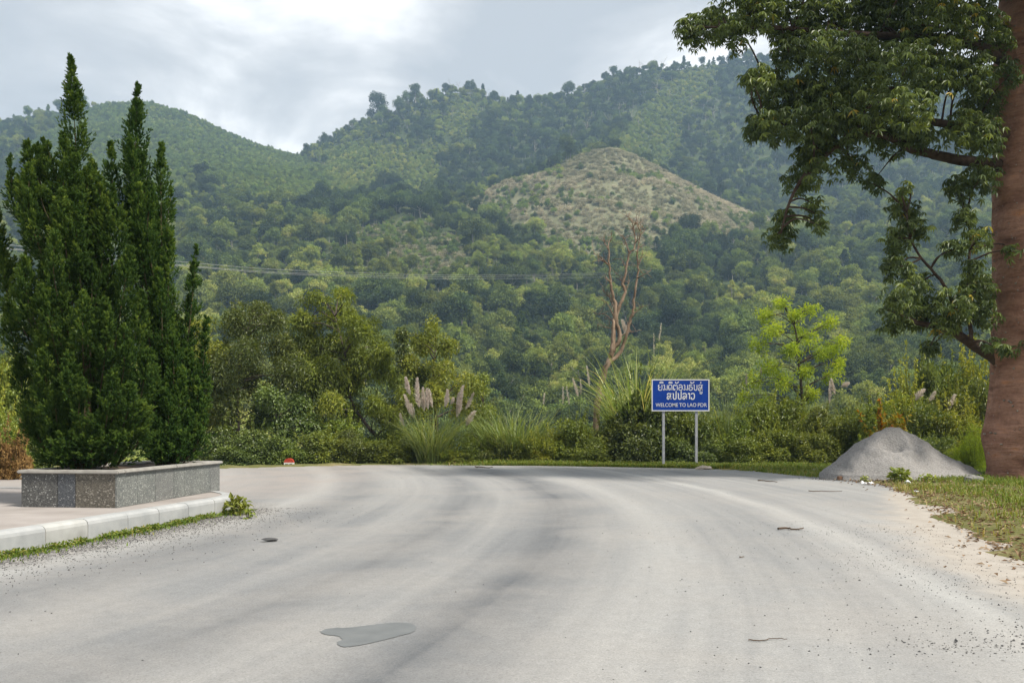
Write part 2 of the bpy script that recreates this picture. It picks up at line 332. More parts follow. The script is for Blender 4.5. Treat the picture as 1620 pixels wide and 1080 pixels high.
def granite(name, a, bb, c3, scale=55):
    m, t, b, out = mat(name); b.inputs['Roughness'].default_value = .55; b.inputs['Specular IOR Level'].default_value = .4
    tc = t.nodes.new('ShaderNodeTexCoord'); vo = N(t, 'ShaderNodeTexVoronoi', i_Scale=float(scale)); t.links.new(tc.outputs['Object'], vo.inputs[0])
    s = N(t, 'ShaderNodeSeparateColor'); t.links.new(vo.outputs['Color'], s.inputs[0])
    c = ramp(t, s.outputs[0], [(.15, a), (.6, bb), (.9, bb), (.97, c3)])
    c = mix(t, .6, c, ramp(t, noise(t, 2.2, 5, .6), [(.3, (.7, .7, .7)), (.7, (1.15, 1.14, 1.1))]), 'MULTIPLY'); setc(t, b, c); return m
M['granite_dark'] = granite('dark_granite', (0.047, 0.047, 0.047), (0.098, 0.098, 0.093), (0.306, 0.306, 0.297), 60)
M['granite_blue'] = granite('blue_grey_granite', (0.043, 0.047, 0.053), (0.085, 0.092, 0.102), (0.255, 0.255, 0.264), 70)
M['granite_brown'] = granite('brownish_granite', (0.064, 0.058, 0.047), (0.128, 0.115, 0.093), (0.306, 0.281, 0.246), 60)
M['granite_grey'] = granite('grey_green_granite', (0.105, 0.112, 0.109), (0.180, 0.188, 0.176), (0.338, 0.338, 0.323), 60)
M['granite_pale'] = granite('pale_grey_granite', (0.116, 0.119, 0.116), (0.190, 0.194, 0.184), (0.313, 0.313, 0.299), 65)
M['cap'] = simple('stone_cap', (0.279, 0.262, 0.238), .7, 7, (0.377, 0.361, 0.328), 6, .25, .01)
M['kerb'] = simple('pale_kerb_concrete', (0.271, 0.279, 0.279), .8, 3.0, (0.369, 0.373, 0.369), 7, .3, .008)
M['kerb2'] = simple('stained_kerb_concrete', (0.255, 0.255, 0.238), .8, 2.2, (0.399, 0.399, 0.383), 7, .3, .008)
M['mortar'] = simple('mortar', (0.320, 0.288, 0.216), .95, 12, (0.400, 0.360, 0.280))
M['paving'] = simple('pinkish_paving', (.24, .215, .198), .85, 1.2, (.325, .295, .275), 7, .15, .006)
M['soil'] = simple('planter_soil', (.04, .028, .018), 1, 9, (.09, .06, .04), 6, .8, .04)
M['gravelsand'] = simple('grey_crushed_stone', (0.170, 0.162, 0.155), .95, 26, (0.281, 0.270, 0.259), 8, .9, .03, .1)
M['rock'] = simple('grey_rock', (0.136, 0.132, 0.124), .9, 6, (0.256, 0.248, 0.232), 7, .7, .03, .2)
M['tanrock'] = simple('tan_rock', (0.288, 0.240, 0.192), .9, 6, (0.400, 0.344, 0.288), 6, .6, .02, .2)
M['pebble'] = leaf_mat('loose_stone', [(0, (.03, .03, .032)), (.5, (.085, .083, .08)), (1, (.26, .25, .23))], 0.0, .85, .0)
M['dryleaf'] = leaf_mat('fallen_leaf', [(0, (.11, .06, .03)), (.5, (.22, .14, .07)), (1, (.38, .29, .19))], .15, .75, .0, tcol=(1, .9, .7))
M['stick'] = simple('dead_stick', (.05, .032, .02), .9, 12, (.12, .08, .05))
M['brick'] = simple('weathered_brick', (.14, .075, .045), .9, 12, (.22, .13, .08), 5, .4, .01)
M['litter'] = simple('white_plastic', (0.666, 0.666, 0.675), .5)
M['patch'] = simple('dark_patch_asphalt', (0.108, 0.115, 0.117), .65, 5, (0.137, 0.144, 0.145), 6, .15, .005, .4)
M['signblue'] = simple('sign_blue', (.004, .036, .24), .75, 1.5, (.006, .046, .29), 3, 0, 0, .15)
M['signwhite'] = simple('sign_white', (0.630, 0.639, 0.648), .4)
M['signgrey'] = simple('sign_worn_white', (0.483, 0.493, 0.525), .5, 9, (0.693, 0.693, 0.714))
M['steel'] = simple('galvanised_post', (0.288, 0.296, 0.312), .5, 6, (0.400, 0.408, 0.424), 4, 0, 0, .5)
M['red'] = simple('milestone_red', (.30, .030, .015), .6, 9, (.42, .05, .025))
M['white'] = simple('milestone_white', (0.558, 0.558, 0.522), .7, 8, (0.675, 0.675, 0.639))
M['black'] = simple('milestone_lettering', (.03, .035, .03), .7)
M['wire'] = simple('power_cable', (.33, .33, .32), .6)
# ------------------------------------------------------------------ ground and hills
ROAD = [(4.6, -14), (5.0, 4), (5.5, 9.6), (6.05, 11.3), (6.75, 13.4), (7.25, 15.1), (8.7, 19.0), (9.6, 22.9), (9.45, 27), (8.55, 30.7), (6.7, 32.5), (4.6, 33.7),
        (1.0, 35), (-5.3, 35.5), (-8.6, 34), (-10.8, 32.5), (-14, 30.5), (-20, 28.0), (-60, 24), (-60, -14)]
KNOLL = [(725, 335), (742, 322), (800, 290), (850, 275), (900, 250), (935, 238), (965, 234), (1005, 245), (1055, 270), (1115, 300), (1180, 333), (1250, 358), (1230, 368), (1150, 375), (1060, 372), (1030, 410), (960, 425), (890, 408), (830, 375), (780, 345)]
PATCH = [(600, 340), (660, 335), (720, 372), (770, 430), (730, 455), (640, 452), (560, 440), (500, 415), (560, 385)]
def rg(pairs): a = np.array(pairs, float); return a[:, 0], a[:, 1]
RINGS = [(60, rg([(0, 880), (1620, 880)])), (150, rg([(0, 820), (1620, 820)])),
    (230, rg([(0, 668), (800, 672), (1620, 660)])),
    (370, rg([(0, 520), (200, 520), (400, 512), (600, 524), (800, 545), (1000, 548), (1200, 540), (1400, 525), (1620, 505)])),
    (500, rg([(0, 425), (200, 415), (400, 408), (560, 400), (620, 385), (700, 395), (800, 415), (900, 408), (1000, 408), (1200, 425), (1400, 420), (1620, 400)])),
    (600, rg([(0, 360), (200, 350), (400, 340), (560, 345), (640, 338), (700, 350), (760, 352), (850, 318), (900, 300), (960, 290), (1060, 325), (1120, 345), (1220, 372), (1400, 365), (1620, 350)])),
    (660, rg([(0, 330), (200, 315), (400, 305), (550, 325), (640, 332), (740, 322), (800, 295), (850, 280), (900, 254), (935, 242), (965, 239), (1000, 247), (1050, 272), (1110, 303), (1175, 335), (1222, 352), (1400, 345), (1620, 330)])),
    (770, rg([(0, 280), (200, 262), (400, 272), (600, 300), (740, 318), (850, 310), (930, 270), (975, 232), (1030, 290), (1060, 310), (1220, 335), (1400, 300), (1620, 285)])),
    (900, rg([(0, 238), (100, 215), (200, 205), (400, 252), (470, 268), (600, 240), (740, 235), (850, 225), (940, 220), (1000, 195), (1060, 215), (1220, 220), (1400, 205), (1620, 210)])),
    (1050, rg([(-300, 190), (0, 207), (60, 193), (100, 190), (170, 168), (240, 167), (300, 186), (380, 223), (440, 246), (470, 254), (500, 244), (560, 207), (640, 168), (720, 150), (800, 162), (880, 156), (960, 127), (1040, 110), (1100, 107), (1200, 92), (1300, 82), (1400, 95), (1480, 118), (1620, 130), (1900, 160)])),
    (1300, rg([(0, 300), (1620, 270)])), (2100, rg([(0, 520), (1620, 500)]))]
def farfar(x):      # y of the far side of the road platform
    return np.interp(x, [-60, -20, -14, -10.8, -8.6, -5.3, 1, 4.6, 6.7, 8.55, 12, 18, 40], [24, 28, 30.5, 32.5, 34, 35.5, 35, 33.7, 32.8, 32.3, 32.5, 33, 33])
def ground_z(x, y, fine=True):
    x = np.asarray(x, float); y = np.asarray(y, float)
    ins = inpoly(x, y, ROAD); d = polydist(x, y, ROAD); d = np.where(ins, -d, d)
    z = -.075 + .14 * sst(-.8, 1.0, d)
    if fine: z = z + np.where(d > -.9, 1, 0) * (fbm(x * 1.1, y * 1.1, 4, 5) * .17)
    e = y - farfar(x)
    z = z - .10 * np.clip(e - 1.0, 0, 5) - .28 * np.clip(e - 6, 0, 60)
    z = z + 2.4 * sst(-15, -21, x) * sst(18, 27, y + (-x - 18) * .4)
    yy = np.maximum(y, 1); px = x / yy * F + CX
    ys = np.array([r[0] for r in RINGS]); zs = np.stack([CH + (HY - np.interp(px, *r[1])) / F * r[0] for r in RINGS])
    k = np.clip(np.searchsorted(ys, yy) - 1, 0, len(ys) - 2); t = np.clip((yy - ys[k]) / (ys[k + 1] - ys[k]), 0, 1)
    za = np.take_along_axis(zs, k[None], 0)[0] if zs.ndim > 1 else zs[k]; zb = np.take_along_axis(zs, k[None] + 1, 0)[0]
    h = za * (1 - t) + zb * t
    amp = 9 * sst(180, 420, yy) * (1 - .75 * np.exp(-((yy - 660) / 45) ** 2) * sst(640, 740, px) * (1 - sst(1150, 1250, px)))
    h = h + amp * fbm(x / 75, y / 75, 4, 2) * 1.6
    for pl_, A0, w0 in BUMPS: h = h + A0 * np.exp(-(polydist(x, y, pl_, False) / w0) ** 2)
    w = sst(52, 75, y)
    return z * (1 - w) + h * w
BUMPS = []
def hit(px, py, y0=430, y1=690):
    yv = np.arange(y0, y1, 1.0); xv = (px - CX) / F * yv; zv = ground_z(xv, yv); k = int(np.argmax(HY - (zv - CH) / yv * F < py)); k = k or len(yv) - 1; return (xv[k], yv[k])
_b = [([hit(*p) for p in l], A0, w0) for l, A0, w0 in (([(745, 335), (800, 306), (860, 296)], 8, 12), ([(872, 322), (920, 300), (985, 298), (1050, 310)], 7, 12), ([(820, 352), (900, 343), (1000, 350), (1080, 362)], 7, 12), ([(650, 345), (710, 385), (770, 440)], 6, 18))]
BUMPS = _b
def axis(near, step, far, k):
    a = [0.0]; s = step
    while a[-1] < far:
        if a[-1] > near: s *= k
        a.append(a[-1] + min(s, 13))
    return np.array(a)
ax_ = axis(17, .3, 1500, 1.075); xs = np.concatenate([-ax_[:0:-1], ax_])
ys_ = np.concatenate([np.arange(-250, -16, 26.0), -14 + axis(52, .34, 2050, 1.07)])
XX, YY = np.meshgrid(xs, ys_); ZZ = ground_z(XX.ravel(), YY.ravel()).reshape(XX.shape)
def grid_mesh(name, X, Y, Z, m, attrs):
    ny, nx = X.shape; i = (np.arange(ny - 1)[:, None] * nx + np.arange(nx - 1)[None]).ravel()
    a = Acc(); a.quads(np.stack([X.ravel(), Y.ravel(), Z.ravel()], 1), np.stack([i, i + 1, i + nx + 1, i + nx], 1))
    me = a.mesh(name, m, True)
    for k, v in attrs.items():
        at = me.attributes.new(k, 'FLOAT', 'POINT'); at.data.foreach_set('value', v.ravel().astype(np.float32))
    return me
def proj(x, y, z): yy = np.maximum(y, 1); return x / yy * F + CX, HY - (z - CH) / yy * F
PX, PY = proj(XX, YY, ZZ)
def inknoll(px, py, x, y): return inpoly(px + 70 * fbm(x / 28, y / 28, 3, 77), py + 50 * fbm(x / 22 + 9, y / 22, 3, 78) * sst(300, 340, py), KNOLL)
def inpatch(px, py, x, y): return inpoly(px + 120 * fbm(x / 30, y / 30, 3, 87), py + 90 * fbm(x / 30 + 9, y / 30, 3, 88), PATCH)
tanm = ((inknoll(PX, PY, XX, YY)) & (YY > 480) & (YY < 690)).astype(float)
tanm = np.maximum(tanm, .35 * ((inpatch(PX, PY, XX, YY)) & (YY > 400) & (YY < 640)))
dd = polydist(XX, YY, ROAD); vergem = (1 - sst(3, 12, dd)) * (YY < 40) * (1 - sst(1.0, 2.5, YY - farfar(XX)))
vergem = np.where(XX > 9, np.maximum(vergem, (YY < 31) * 1.0), vergem)
tag(obj('hills', grid_mesh('hills', XX, YY, ZZ, M['ground'], {'tan': tanm, 'verge': vergem})), kind='structure')

# road sheet: runs a little past the visible edge, the verge soil comes up through it
xr = np.arange(-62, 11.2, .5); yr = np.arange(-14, 37.6, .5); XR, YR = np.meshgrid(xr, yr)
inr = inpoly(XR, YR, ROAD); dr = polydist(XR, YR, ROAD); keep = inr | (dr < .9)
keep &= ~((YR > 30) & ~inr & (dr > .35))
dr = np.where(inr, -dr, dr)
KERB = [(-10.5, 3.0), (-8.2, 6.5), (-7.0, 8.6), (-6.2, 10.8), (-5.72, 13.0), (-5.36, 15.0), (-5.16, 16.1), (-5.26, 16.75), (-5.62, 17.35), (-6.4, 17.95), (-8, 18.35), (-12, 18.7), (-16, 18.9)]
dk = polydist(XR, YR, KERB, False)
edge = ROAD[:11]
dust = np.exp(-(polydist(XR, YR, edge, False) / .72)) * sst(25, 19, YR) * 1.0 + .2 * sst(2.5, 6, XR) * sst(22, 12, YR)
grav = np.exp(-np.clip(dk - .3, 0, 9) / .75) * sst(7, 9.5, YR) * .95
grav = np.maximum(grav, .5 * np.exp(-(((XR - 5.4) / .9) ** 2 + ((YR - 6.6) / 1.6) ** 2)))
pink = sst(17, 22, YR) * sst(-3.2, -6, XR) * .8
ny, nx = XR.shape; i = (np.arange(ny - 1)[:, None] * nx + np.arange(nx - 1)[None]); kq = keep[:-1, :-1] & keep[1:, :-1] & keep[:-1, 1:] & keep[1:, 1:]
i = i[kq]; a = Acc(); a.quads(np.stack([XR.ravel(), YR.ravel(), 0 * XR.ravel()], 1), np.stack([i, i + 1, i + nx + 1, i + nx], 1))
me = a.mesh('road', M['road'], True)
for k, v in (('dust', dust), ('gravel', grav), ('pink', pink)):
    at = me.attributes.new(k, 'FLOAT', 'POINT'); at.data.foreach_set('value', v.ravel().astype(np.float32))
tag(obj('road', me), kind='structure')
# dark repair patch in the carriageway
pp = [(505, 998), (522, 993), (548, 992), (570, 990), (600, 986), (632, 984), (650, 985), (658, 991), (655, 998), (636, 1004), (612, 1010), (588, 1016), (560, 1021), (542, 1022), (533, 1016), (541, 1010), (532, 1005), (516, 1003)]
pw = np.array([G(x, y, .004) for x, y in pp]); pw = curve_pts(np.concatenate([pw, pw[:1]]), 6)[:-1]; pw = pw + np.stack([rng.normal(0, .004, len(pw)), rng.normal(0, .005, len(pw)), 0 * pw[:, 0]], 1); a = Acc()
import bmesh
bm = bmesh.new(); bm.faces.new([bm.verts.new(p) for p in pw]); bm.normal_update(); bmesh.ops.triangulate(bm, faces=bm.faces[:]); me = bpy.data.meshes.new('road_patch'); bm.to_mesh(me); bm.free(); me.materials.append(M['patch'])
tag(obj('road_patch', me), kind='structure')

# ------------------------------------------------------------------ island with kerb stones
def resample(pts, step):
    c = curve_pts(np.array([(*p, 0) for p in pts]), 24); s = np.concatenate([[0], np.cumsum(np.linalg.norm(np.diff(c, axis=0), axis=1))])
    return lambda u: np.stack([np.interp(u, s, c[:, q]) for q in range(3)], -1), s[-1]
kf, klen = resample(KERB, .1)
PZ = .30
inner = kf(np.linspace(0, klen, 140)); tg = unit(np.gradient(inner, axis=0)); nl = np.stack([-tg[:, 1], tg[:, 0], 0 * tg[:, 0]], 1)   # left of travel = inside
ring = inner + nl * .2; ring[:, 2] = PZ - .012
poly = np.concatenate([ring, [[-22, 18.9, PZ - .012], [-22, 3, PZ - .012]]])
import bmesh
bm = bmesh.new(); vs = [bm.verts.new(p) for p in poly]; f = bm.faces.new(vs); bm.normal_update()
if f.normal.z < 0: f.normal_flip()
low = bmesh.ops.extrude_face_region(bm, geom=[f]); bmesh.ops.translate(bm, vec=(0, 0, -.5), verts=[v for v in low['geom'] if isinstance(v, bmesh.types.BMVert)])
bmesh.ops.triangulate(bm, faces=bm.faces[:]); me = bpy.data.meshes.new('pavement'); bm.to_mesh(me); bm.free(); me.materials.append(M['paving'])
pave = tag(obj('pavement', me), kind='structure')
prof = np.array([(-.0, -.12), (-.0, PZ - .075), (.012, PZ - .035), (.04, PZ - .01), (.075, PZ), (.22, PZ), (.22, -.12)])
u = 0.0; k = 0
while u < klen - .3:
    L = rng.uniform(.78, .95); L = min(L, klen - u); uu = np.linspace(u + .006, u + L - .006, 4)
    c = kf(uu); t_ = unit(np.gradient(kf(np.linspace(u, u + L, 4)), axis=0)); nn = np.stack([-t_[:, 1], t_[:, 0], 0 * t_[:, 0]], 1)
    dzz = rng.normal(0, .004); V = (c[:, None] + nn[:, None] * (prof[None, :, :1] + rng.normal(0, .001)) + np.array([0, 0, 1]) * (prof[None, :, 1:] + dzz)).reshape(-1, 3)
    m_ = len(prof); i0 = np.arange(3)[:, None] * m_; j = np.arange(m_)[None]; Q = np.stack([i0 + j, i0 + m_ + j, i0 + m_ + (j + 1) % m_, i0 + (j + 1) % m_], -1).reshape(-1, 4)
    a = Acc(); a.quads(V, Q); e0 = list(range(m_)); 
    caps = [[0, q, q + 1] for q in range(1, m_ - 1)] + [[3 * m_, 3 * m_ + q + 1, 3 * m_ + q] for q in range(1, m_ - 1)]
    a.F3.append(np.array(caps)); a.m.append(np.zeros(len(caps), np.int32))
    obj('kerb_stone', a.mesh('kerb_stone', M['kerb2'] if rng.random() < .35 else M['kerb']), pave); u += L; k += 1
a = Acc(); c = kf(np.linspace(0, klen, 140)); nn = nl
V = np.concatenate([c + nn * .009 + [0, 0, -.1], c + nn * .009 + [0, 0, PZ - .08], c + nn * .10 + [0, 0, PZ - .012], c + nn * .2 + [0, 0, PZ - .012]]); n = 140; q = np.arange(n - 1)
for s_ in range(3): a.quads(V, np.stack([s_ * n + q, s_ * n + q + 1, (s_ + 1) * n + q + 1, (s_ + 1) * n + q], 1))
obj('kerb_mortar', a.mesh('kerb_mortar', M['mortar']), pave)

# ------------------------------------------------------------------ planter
def box(acc, lo, hi, mi=0, bev=0.0):
    x0, y0, z0 = lo; x1, y1, z1 = hi
    if bev:
        b = bmesh.new(); bmesh.ops.create_cube(b, size=1); bmesh.ops.scale(b, vec=(x1 - x0, y1 - y0, z1 - z0), verts=b.verts); bmesh.ops.translate(b, vec=((x0 + x1) / 2, (y0 + y1) / 2, (z0 + z1) / 2), verts=b.verts)
        bmesh.ops.bevel(b, geom=b.edges[:], offset=bev, segments=2, affect='EDGES'); bmesh.ops.triangulate(b, faces=b.faces[:]); b.verts.ensure_lookup_table()
        acc.add([v.co[:] for v in b.verts], [[v.index for v in f.verts] for f in b.faces], .5, mi); b.free(); return
    V = [(x0, y0, z0), (x1, y0, z0), (x1, y1, z0), (x0, y1, z0), (x0, y0, z1), (x1, y0, z1), (x1, y1, z1), (x0, y1, z1)]
    acc.quads(V, [[0, 3, 2, 1], [4, 5, 6, 7], [0, 1, 5, 4], [1, 2, 6, 5], [2, 3, 7, 6], [3, 0, 4, 7]], .5, mi)
PC = np.array([-6.25, 14.0, PZ - .01]); ev = unit(np.array([.40, 3.72])); PL = 3.74; PWd = 1.62
pl = empty('planter', PC, 'long granite clad planter box with pale stone rim on the kerbed island', 'planter', rz=math.atan2(ev[1], ev[0]) - PI / 2)
# local: +y along the road-side face, -x across the front towards the left; slightly skewed plan like the real one
a = Acc(); box(a, (-PWd + .03, .03, 0), (-.03, PL - .03, .44)); obj('core', a.mesh('core', M['mortar']), pl)
cuts = [0, .70, 1.0, PWd]; mats = ['granite_brown', 'granite_blue', 'granite_dark']
for k in range(3):
    a = Acc(); box(a, (-cuts[k + 1] + .003, 0, 0), (-cuts[k] - .003 - (.03 if k == 0 else 0), .032, .535), 0, .003); obj('granite_panel', a.mesh('granite_panel', M[mats[k]]), pl)
ycut = [0, .62, 1.2, 1.85, 2.25, 2.9, 3.3, PL]; ms = ['granite_grey', 'granite_grey', 'granite_pale', 'granite_grey', 'granite_grey', 'granite_grey', 'granite_pale']
for side in (0, 1):
    for k in range(7):
        a = Acc(); x0 = -.03 if side == 0 else -PWd
        box(a, (x0, ycut[k] + (.0 if k == 0 else .003) + (.034 if side else 0) * (k == 0), 0), (x0 + .03, ycut[k + 1] - .003, .535), 0, .003); obj('granite_panel', a.mesh('granite_panel', M[ms[(k + side) % 7]]), pl)
a = Acc(); box(a, (-PWd + .035, PL - .032, 0), (-.035, PL, .535)); obj('granite_panel', a.mesh('granite_panel', M['granite_dark']), pl)
capz = (.537, .592)
for lo, hi in (((-PWd - .05, -.05, capz[0]), (.05, .17, capz[1])), ((-.17, .174, capz[0]), (.05, PL / 2, capz[1])), ((-.17, PL / 2 + .004, capz[0]), (.05, PL + .05, capz[1])), ((-PWd - .05, .174, capz[0]), (-PWd + .17, PL + .05, capz[1])), ((-PWd + .174, PL - .17, capz[0]), (-.174, PL + .05, capz[1]))):
    a = Acc(); box(a, lo, hi, 0, .016); obj('rim_slab', a.mesh('rim_slab', M['cap']), pl)
gx, gy = np.meshgrid(np.linspace(-PWd + .1, -.1, 20), np.linspace(.1, PL - .1, 36)); gz_ = .47 + .05 * fbm(gx * 4, gy * 4, 3) + .06
obj('soil', grid_mesh('soil', gx, gy, gz_, M['soil'], {}), pl)

# ------------------------------------------------------------------ junipers
def spray(acc, Pp, D, v, s):
    """feathery sprig: a spine and alternating side shoots, all slim pointed faces"""
    n = len(Pp); D = unit(D); a_ = unit(np.cross(D, rdir(n))); b_ = np.cross(D, a_); s = s[:, None]
    Vs = []; w = .011
    def tri(p, d, l, wd, sd): Vs.append(np.stack([p - sd * wd, p + sd * wd, p + d * l], 1))
    tri(Pp, D, s * 1.0, w, a_); tri(Pp, D, s * .95, w, b_)
    for f_, sg, ax2 in ((.1, 1, a_), (.2, -1, a_), (.3, 1, b_), (.4, -1, b_), (.52, 1, a_), (.62, -1, b_)):
        dd = unit(D * .75 + ax2 * sg * .75 + np.array([0, 0, .18])); tri(Pp + D * s * f_, dd, s * (.62 - .4 * f_), w * .9, unit(np.cross(dd, ax2 + .3 * b_)))
    V = np.stack(Vs, 1).reshape(-1, 3); k = n * len(Vs)
    acc.add(V, np.arange(k * 3).reshape(-1, 3), np.repeat(np.clip(v, 0, 1), len(Vs) * 3))
def plume_branch(acc, wood, base, tip, rad, n, thin=0.0):
    base = np.asarray(base); tip = np.asarray(tip); mid = base * .45 + tip * .55; out = tip - base; out[2] = 0
    mid = mid + out * .25 + rng.normal(0, .05, 3)
    ax = curve_pts([base, mid, tip], 8); tube(wood, ax, np.linspace(.016, .004, len(ax)), 4)
    n = int(n * 1.55); K = 16; m = max(n // K, 8); t = np.clip(rng.random(m) ** .85 * .97 + .03, 0, 1); u_ = np.linspace(0, 1, len(ax))
    pos = np.stack([np.interp(t, u_, ax[:, q]) for q in range(3)], 1); dirs = unit(np.stack([np.interp(t, u_, np.gradient(ax[:, q])) for q in range(3)], 1))
    prof_ = rad * np.clip(np.sin(PI * t ** .72) ** .7, .22, 1) * (1 - thin * sst(.55, 1, t))
    rd = rdir(m); rd = unit(rd - (rd * dirs).sum(1, keepdims=True) * dirs)
    td = unit(dirs * 1.0 + rd * (.85 - .4 * t)[:, None] + rdir(m) * .22 + [0, 0, .3]); tl = prof_ * rng.uniform(.65, 1.15, m) + .05
    tv = rng.normal(.40, .11, m) + rng.normal(0, .05)
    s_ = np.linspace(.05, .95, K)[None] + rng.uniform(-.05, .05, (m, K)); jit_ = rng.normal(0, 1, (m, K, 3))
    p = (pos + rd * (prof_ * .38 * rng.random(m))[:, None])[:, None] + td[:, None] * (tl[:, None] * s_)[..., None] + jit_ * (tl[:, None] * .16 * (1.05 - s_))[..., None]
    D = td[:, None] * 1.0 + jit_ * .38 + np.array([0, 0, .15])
    spray(acc, p.reshape(-1, 3), D.reshape(-1, 3), (tv[:, None] - .16 + .12 * t[:, None] + .36 * s_ + rng.normal(0, .08, (m, K))).ravel(), (rng.uniform(.05, .10, (m, K)) * (1.1 - .35 * s_)).ravel())  # lighter tipward: paler new growth, plus lit tips put into the colour
def juniper(px0, depth, z0, env, tips, label, nfill, seed):
    global rng; keep_ = rng; rng = np.random.default_rng(seed)
    b0 = P(px0, 700, depth); root = empty('juniper_tree', (b0[0], depth, z0), label, 'juniper', 'junipers in the granite planter')
    fol = Acc(); wood = Acc(); o = np.array([b0[0], depth, z0])
    pys = np.array([e[0] for e in env]); lo = np.array([e[1] for e in env]); hi = np.array([e[2] for e in env])
    zt = CH + (HY - pys[0]) / F * depth
    for (tx, ty, ln, rd, dd) in tips:
        tip = P(tx, ty, depth + dd); bx_ = px0 + (tx - px0) * .55
        base = P(bx_, min(ty + ln, 735), depth + dd * .5); plume_branch(fol, wood, base - o, tip - o, rd * 1.4, int(400 * ln / 100 * (rd / .2) ** 1.3) + 80, .5 if ty < 260 else .2)
    for _ in range(nfill):                     # branches round the whole body, back side included
        ty = rng.uniform(0, 1) ** .8 * (725 - 235) + 235
        l_, h_ = np.interp(ty, pys, lo), np.interp(ty, pys, hi); c = (l_ + h_) / 2; hw = (h_ - l_) / 2 * F_inv(depth)
        th = rng.uniform(0, 2 * PI); rr = rng.uniform(.12, .74)
        cx = (c - CX) / F * depth; z = CH + (HY - ty) / F * depth
        tip = np.array([cx + math.cos(th) * hw * rr, depth + math.sin(th) * hw * .85 * rr, z]); ln = rng.uniform(.7, 1.5)
        base = np.array([b0[0] + (tip[0] - b0[0]) * rng.uniform(.35, .7), depth + (tip[1] - depth) * rng.uniform(.35, .7), max(z - ln, z0 + .12)])
        plume_branch(fol, wood, base - o, tip - o, rng.uniform(.2, .32), int(ln * 260), .2)
    for k in range(4):
        tx = rng.normal(0, .10, 2); tube(wood, curve_pts([[rng.normal(0, .08), rng.normal(0, .08), 0], [tx[0] * .6, tx[1] * .6, (zt - z0) * .3], [tx[0] * .6, tx[1] * .6, (zt - z0) * .52]], 8), np.linspace(.07, .015, 17), 8)
    ft = wood; obj('foliage', fol.mesh('foliage', M['juniper']), root); obj('trunk', wood.mesh('trunk', M['stem'], True), root)
    print('juniper', sum(len(f) for f in fol.F3)); rng = keep_
def F_inv(d): return d / F
JZ = PZ + .46
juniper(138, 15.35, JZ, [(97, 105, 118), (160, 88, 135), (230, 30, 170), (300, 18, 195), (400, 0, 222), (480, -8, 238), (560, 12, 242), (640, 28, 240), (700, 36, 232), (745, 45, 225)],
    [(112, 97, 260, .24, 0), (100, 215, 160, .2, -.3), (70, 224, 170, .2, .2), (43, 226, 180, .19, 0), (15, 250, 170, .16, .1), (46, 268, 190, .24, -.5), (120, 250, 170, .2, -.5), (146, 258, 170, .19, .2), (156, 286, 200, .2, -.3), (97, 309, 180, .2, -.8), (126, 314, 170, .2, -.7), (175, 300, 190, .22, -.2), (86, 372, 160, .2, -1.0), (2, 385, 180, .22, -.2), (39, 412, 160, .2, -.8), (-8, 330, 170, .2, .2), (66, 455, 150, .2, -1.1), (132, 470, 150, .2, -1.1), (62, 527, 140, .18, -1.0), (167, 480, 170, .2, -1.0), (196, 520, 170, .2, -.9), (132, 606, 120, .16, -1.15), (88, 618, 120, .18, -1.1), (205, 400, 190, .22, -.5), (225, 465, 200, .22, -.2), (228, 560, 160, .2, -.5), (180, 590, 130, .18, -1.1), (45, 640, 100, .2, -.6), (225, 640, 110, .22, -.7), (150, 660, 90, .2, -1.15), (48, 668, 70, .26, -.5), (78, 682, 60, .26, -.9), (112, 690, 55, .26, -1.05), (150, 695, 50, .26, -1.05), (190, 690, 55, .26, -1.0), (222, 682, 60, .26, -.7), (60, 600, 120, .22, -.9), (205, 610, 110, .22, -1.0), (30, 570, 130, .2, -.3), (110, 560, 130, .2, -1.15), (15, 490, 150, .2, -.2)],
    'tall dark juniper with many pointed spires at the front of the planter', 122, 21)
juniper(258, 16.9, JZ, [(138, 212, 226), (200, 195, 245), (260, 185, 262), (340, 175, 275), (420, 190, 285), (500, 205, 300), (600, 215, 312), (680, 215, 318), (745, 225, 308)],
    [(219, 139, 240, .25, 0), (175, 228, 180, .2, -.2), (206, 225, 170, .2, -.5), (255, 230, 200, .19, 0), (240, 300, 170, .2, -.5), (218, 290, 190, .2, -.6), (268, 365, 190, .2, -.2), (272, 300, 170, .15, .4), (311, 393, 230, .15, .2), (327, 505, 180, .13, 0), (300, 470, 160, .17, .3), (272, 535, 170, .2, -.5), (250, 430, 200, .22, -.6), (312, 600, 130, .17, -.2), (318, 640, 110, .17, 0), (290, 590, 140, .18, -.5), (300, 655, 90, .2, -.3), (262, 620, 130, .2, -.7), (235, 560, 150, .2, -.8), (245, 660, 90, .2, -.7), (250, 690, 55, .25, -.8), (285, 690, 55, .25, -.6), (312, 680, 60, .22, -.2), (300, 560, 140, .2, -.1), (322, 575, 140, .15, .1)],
    'slimmer juniper with outward leaning spires at the road end of the planter', 76, 22)
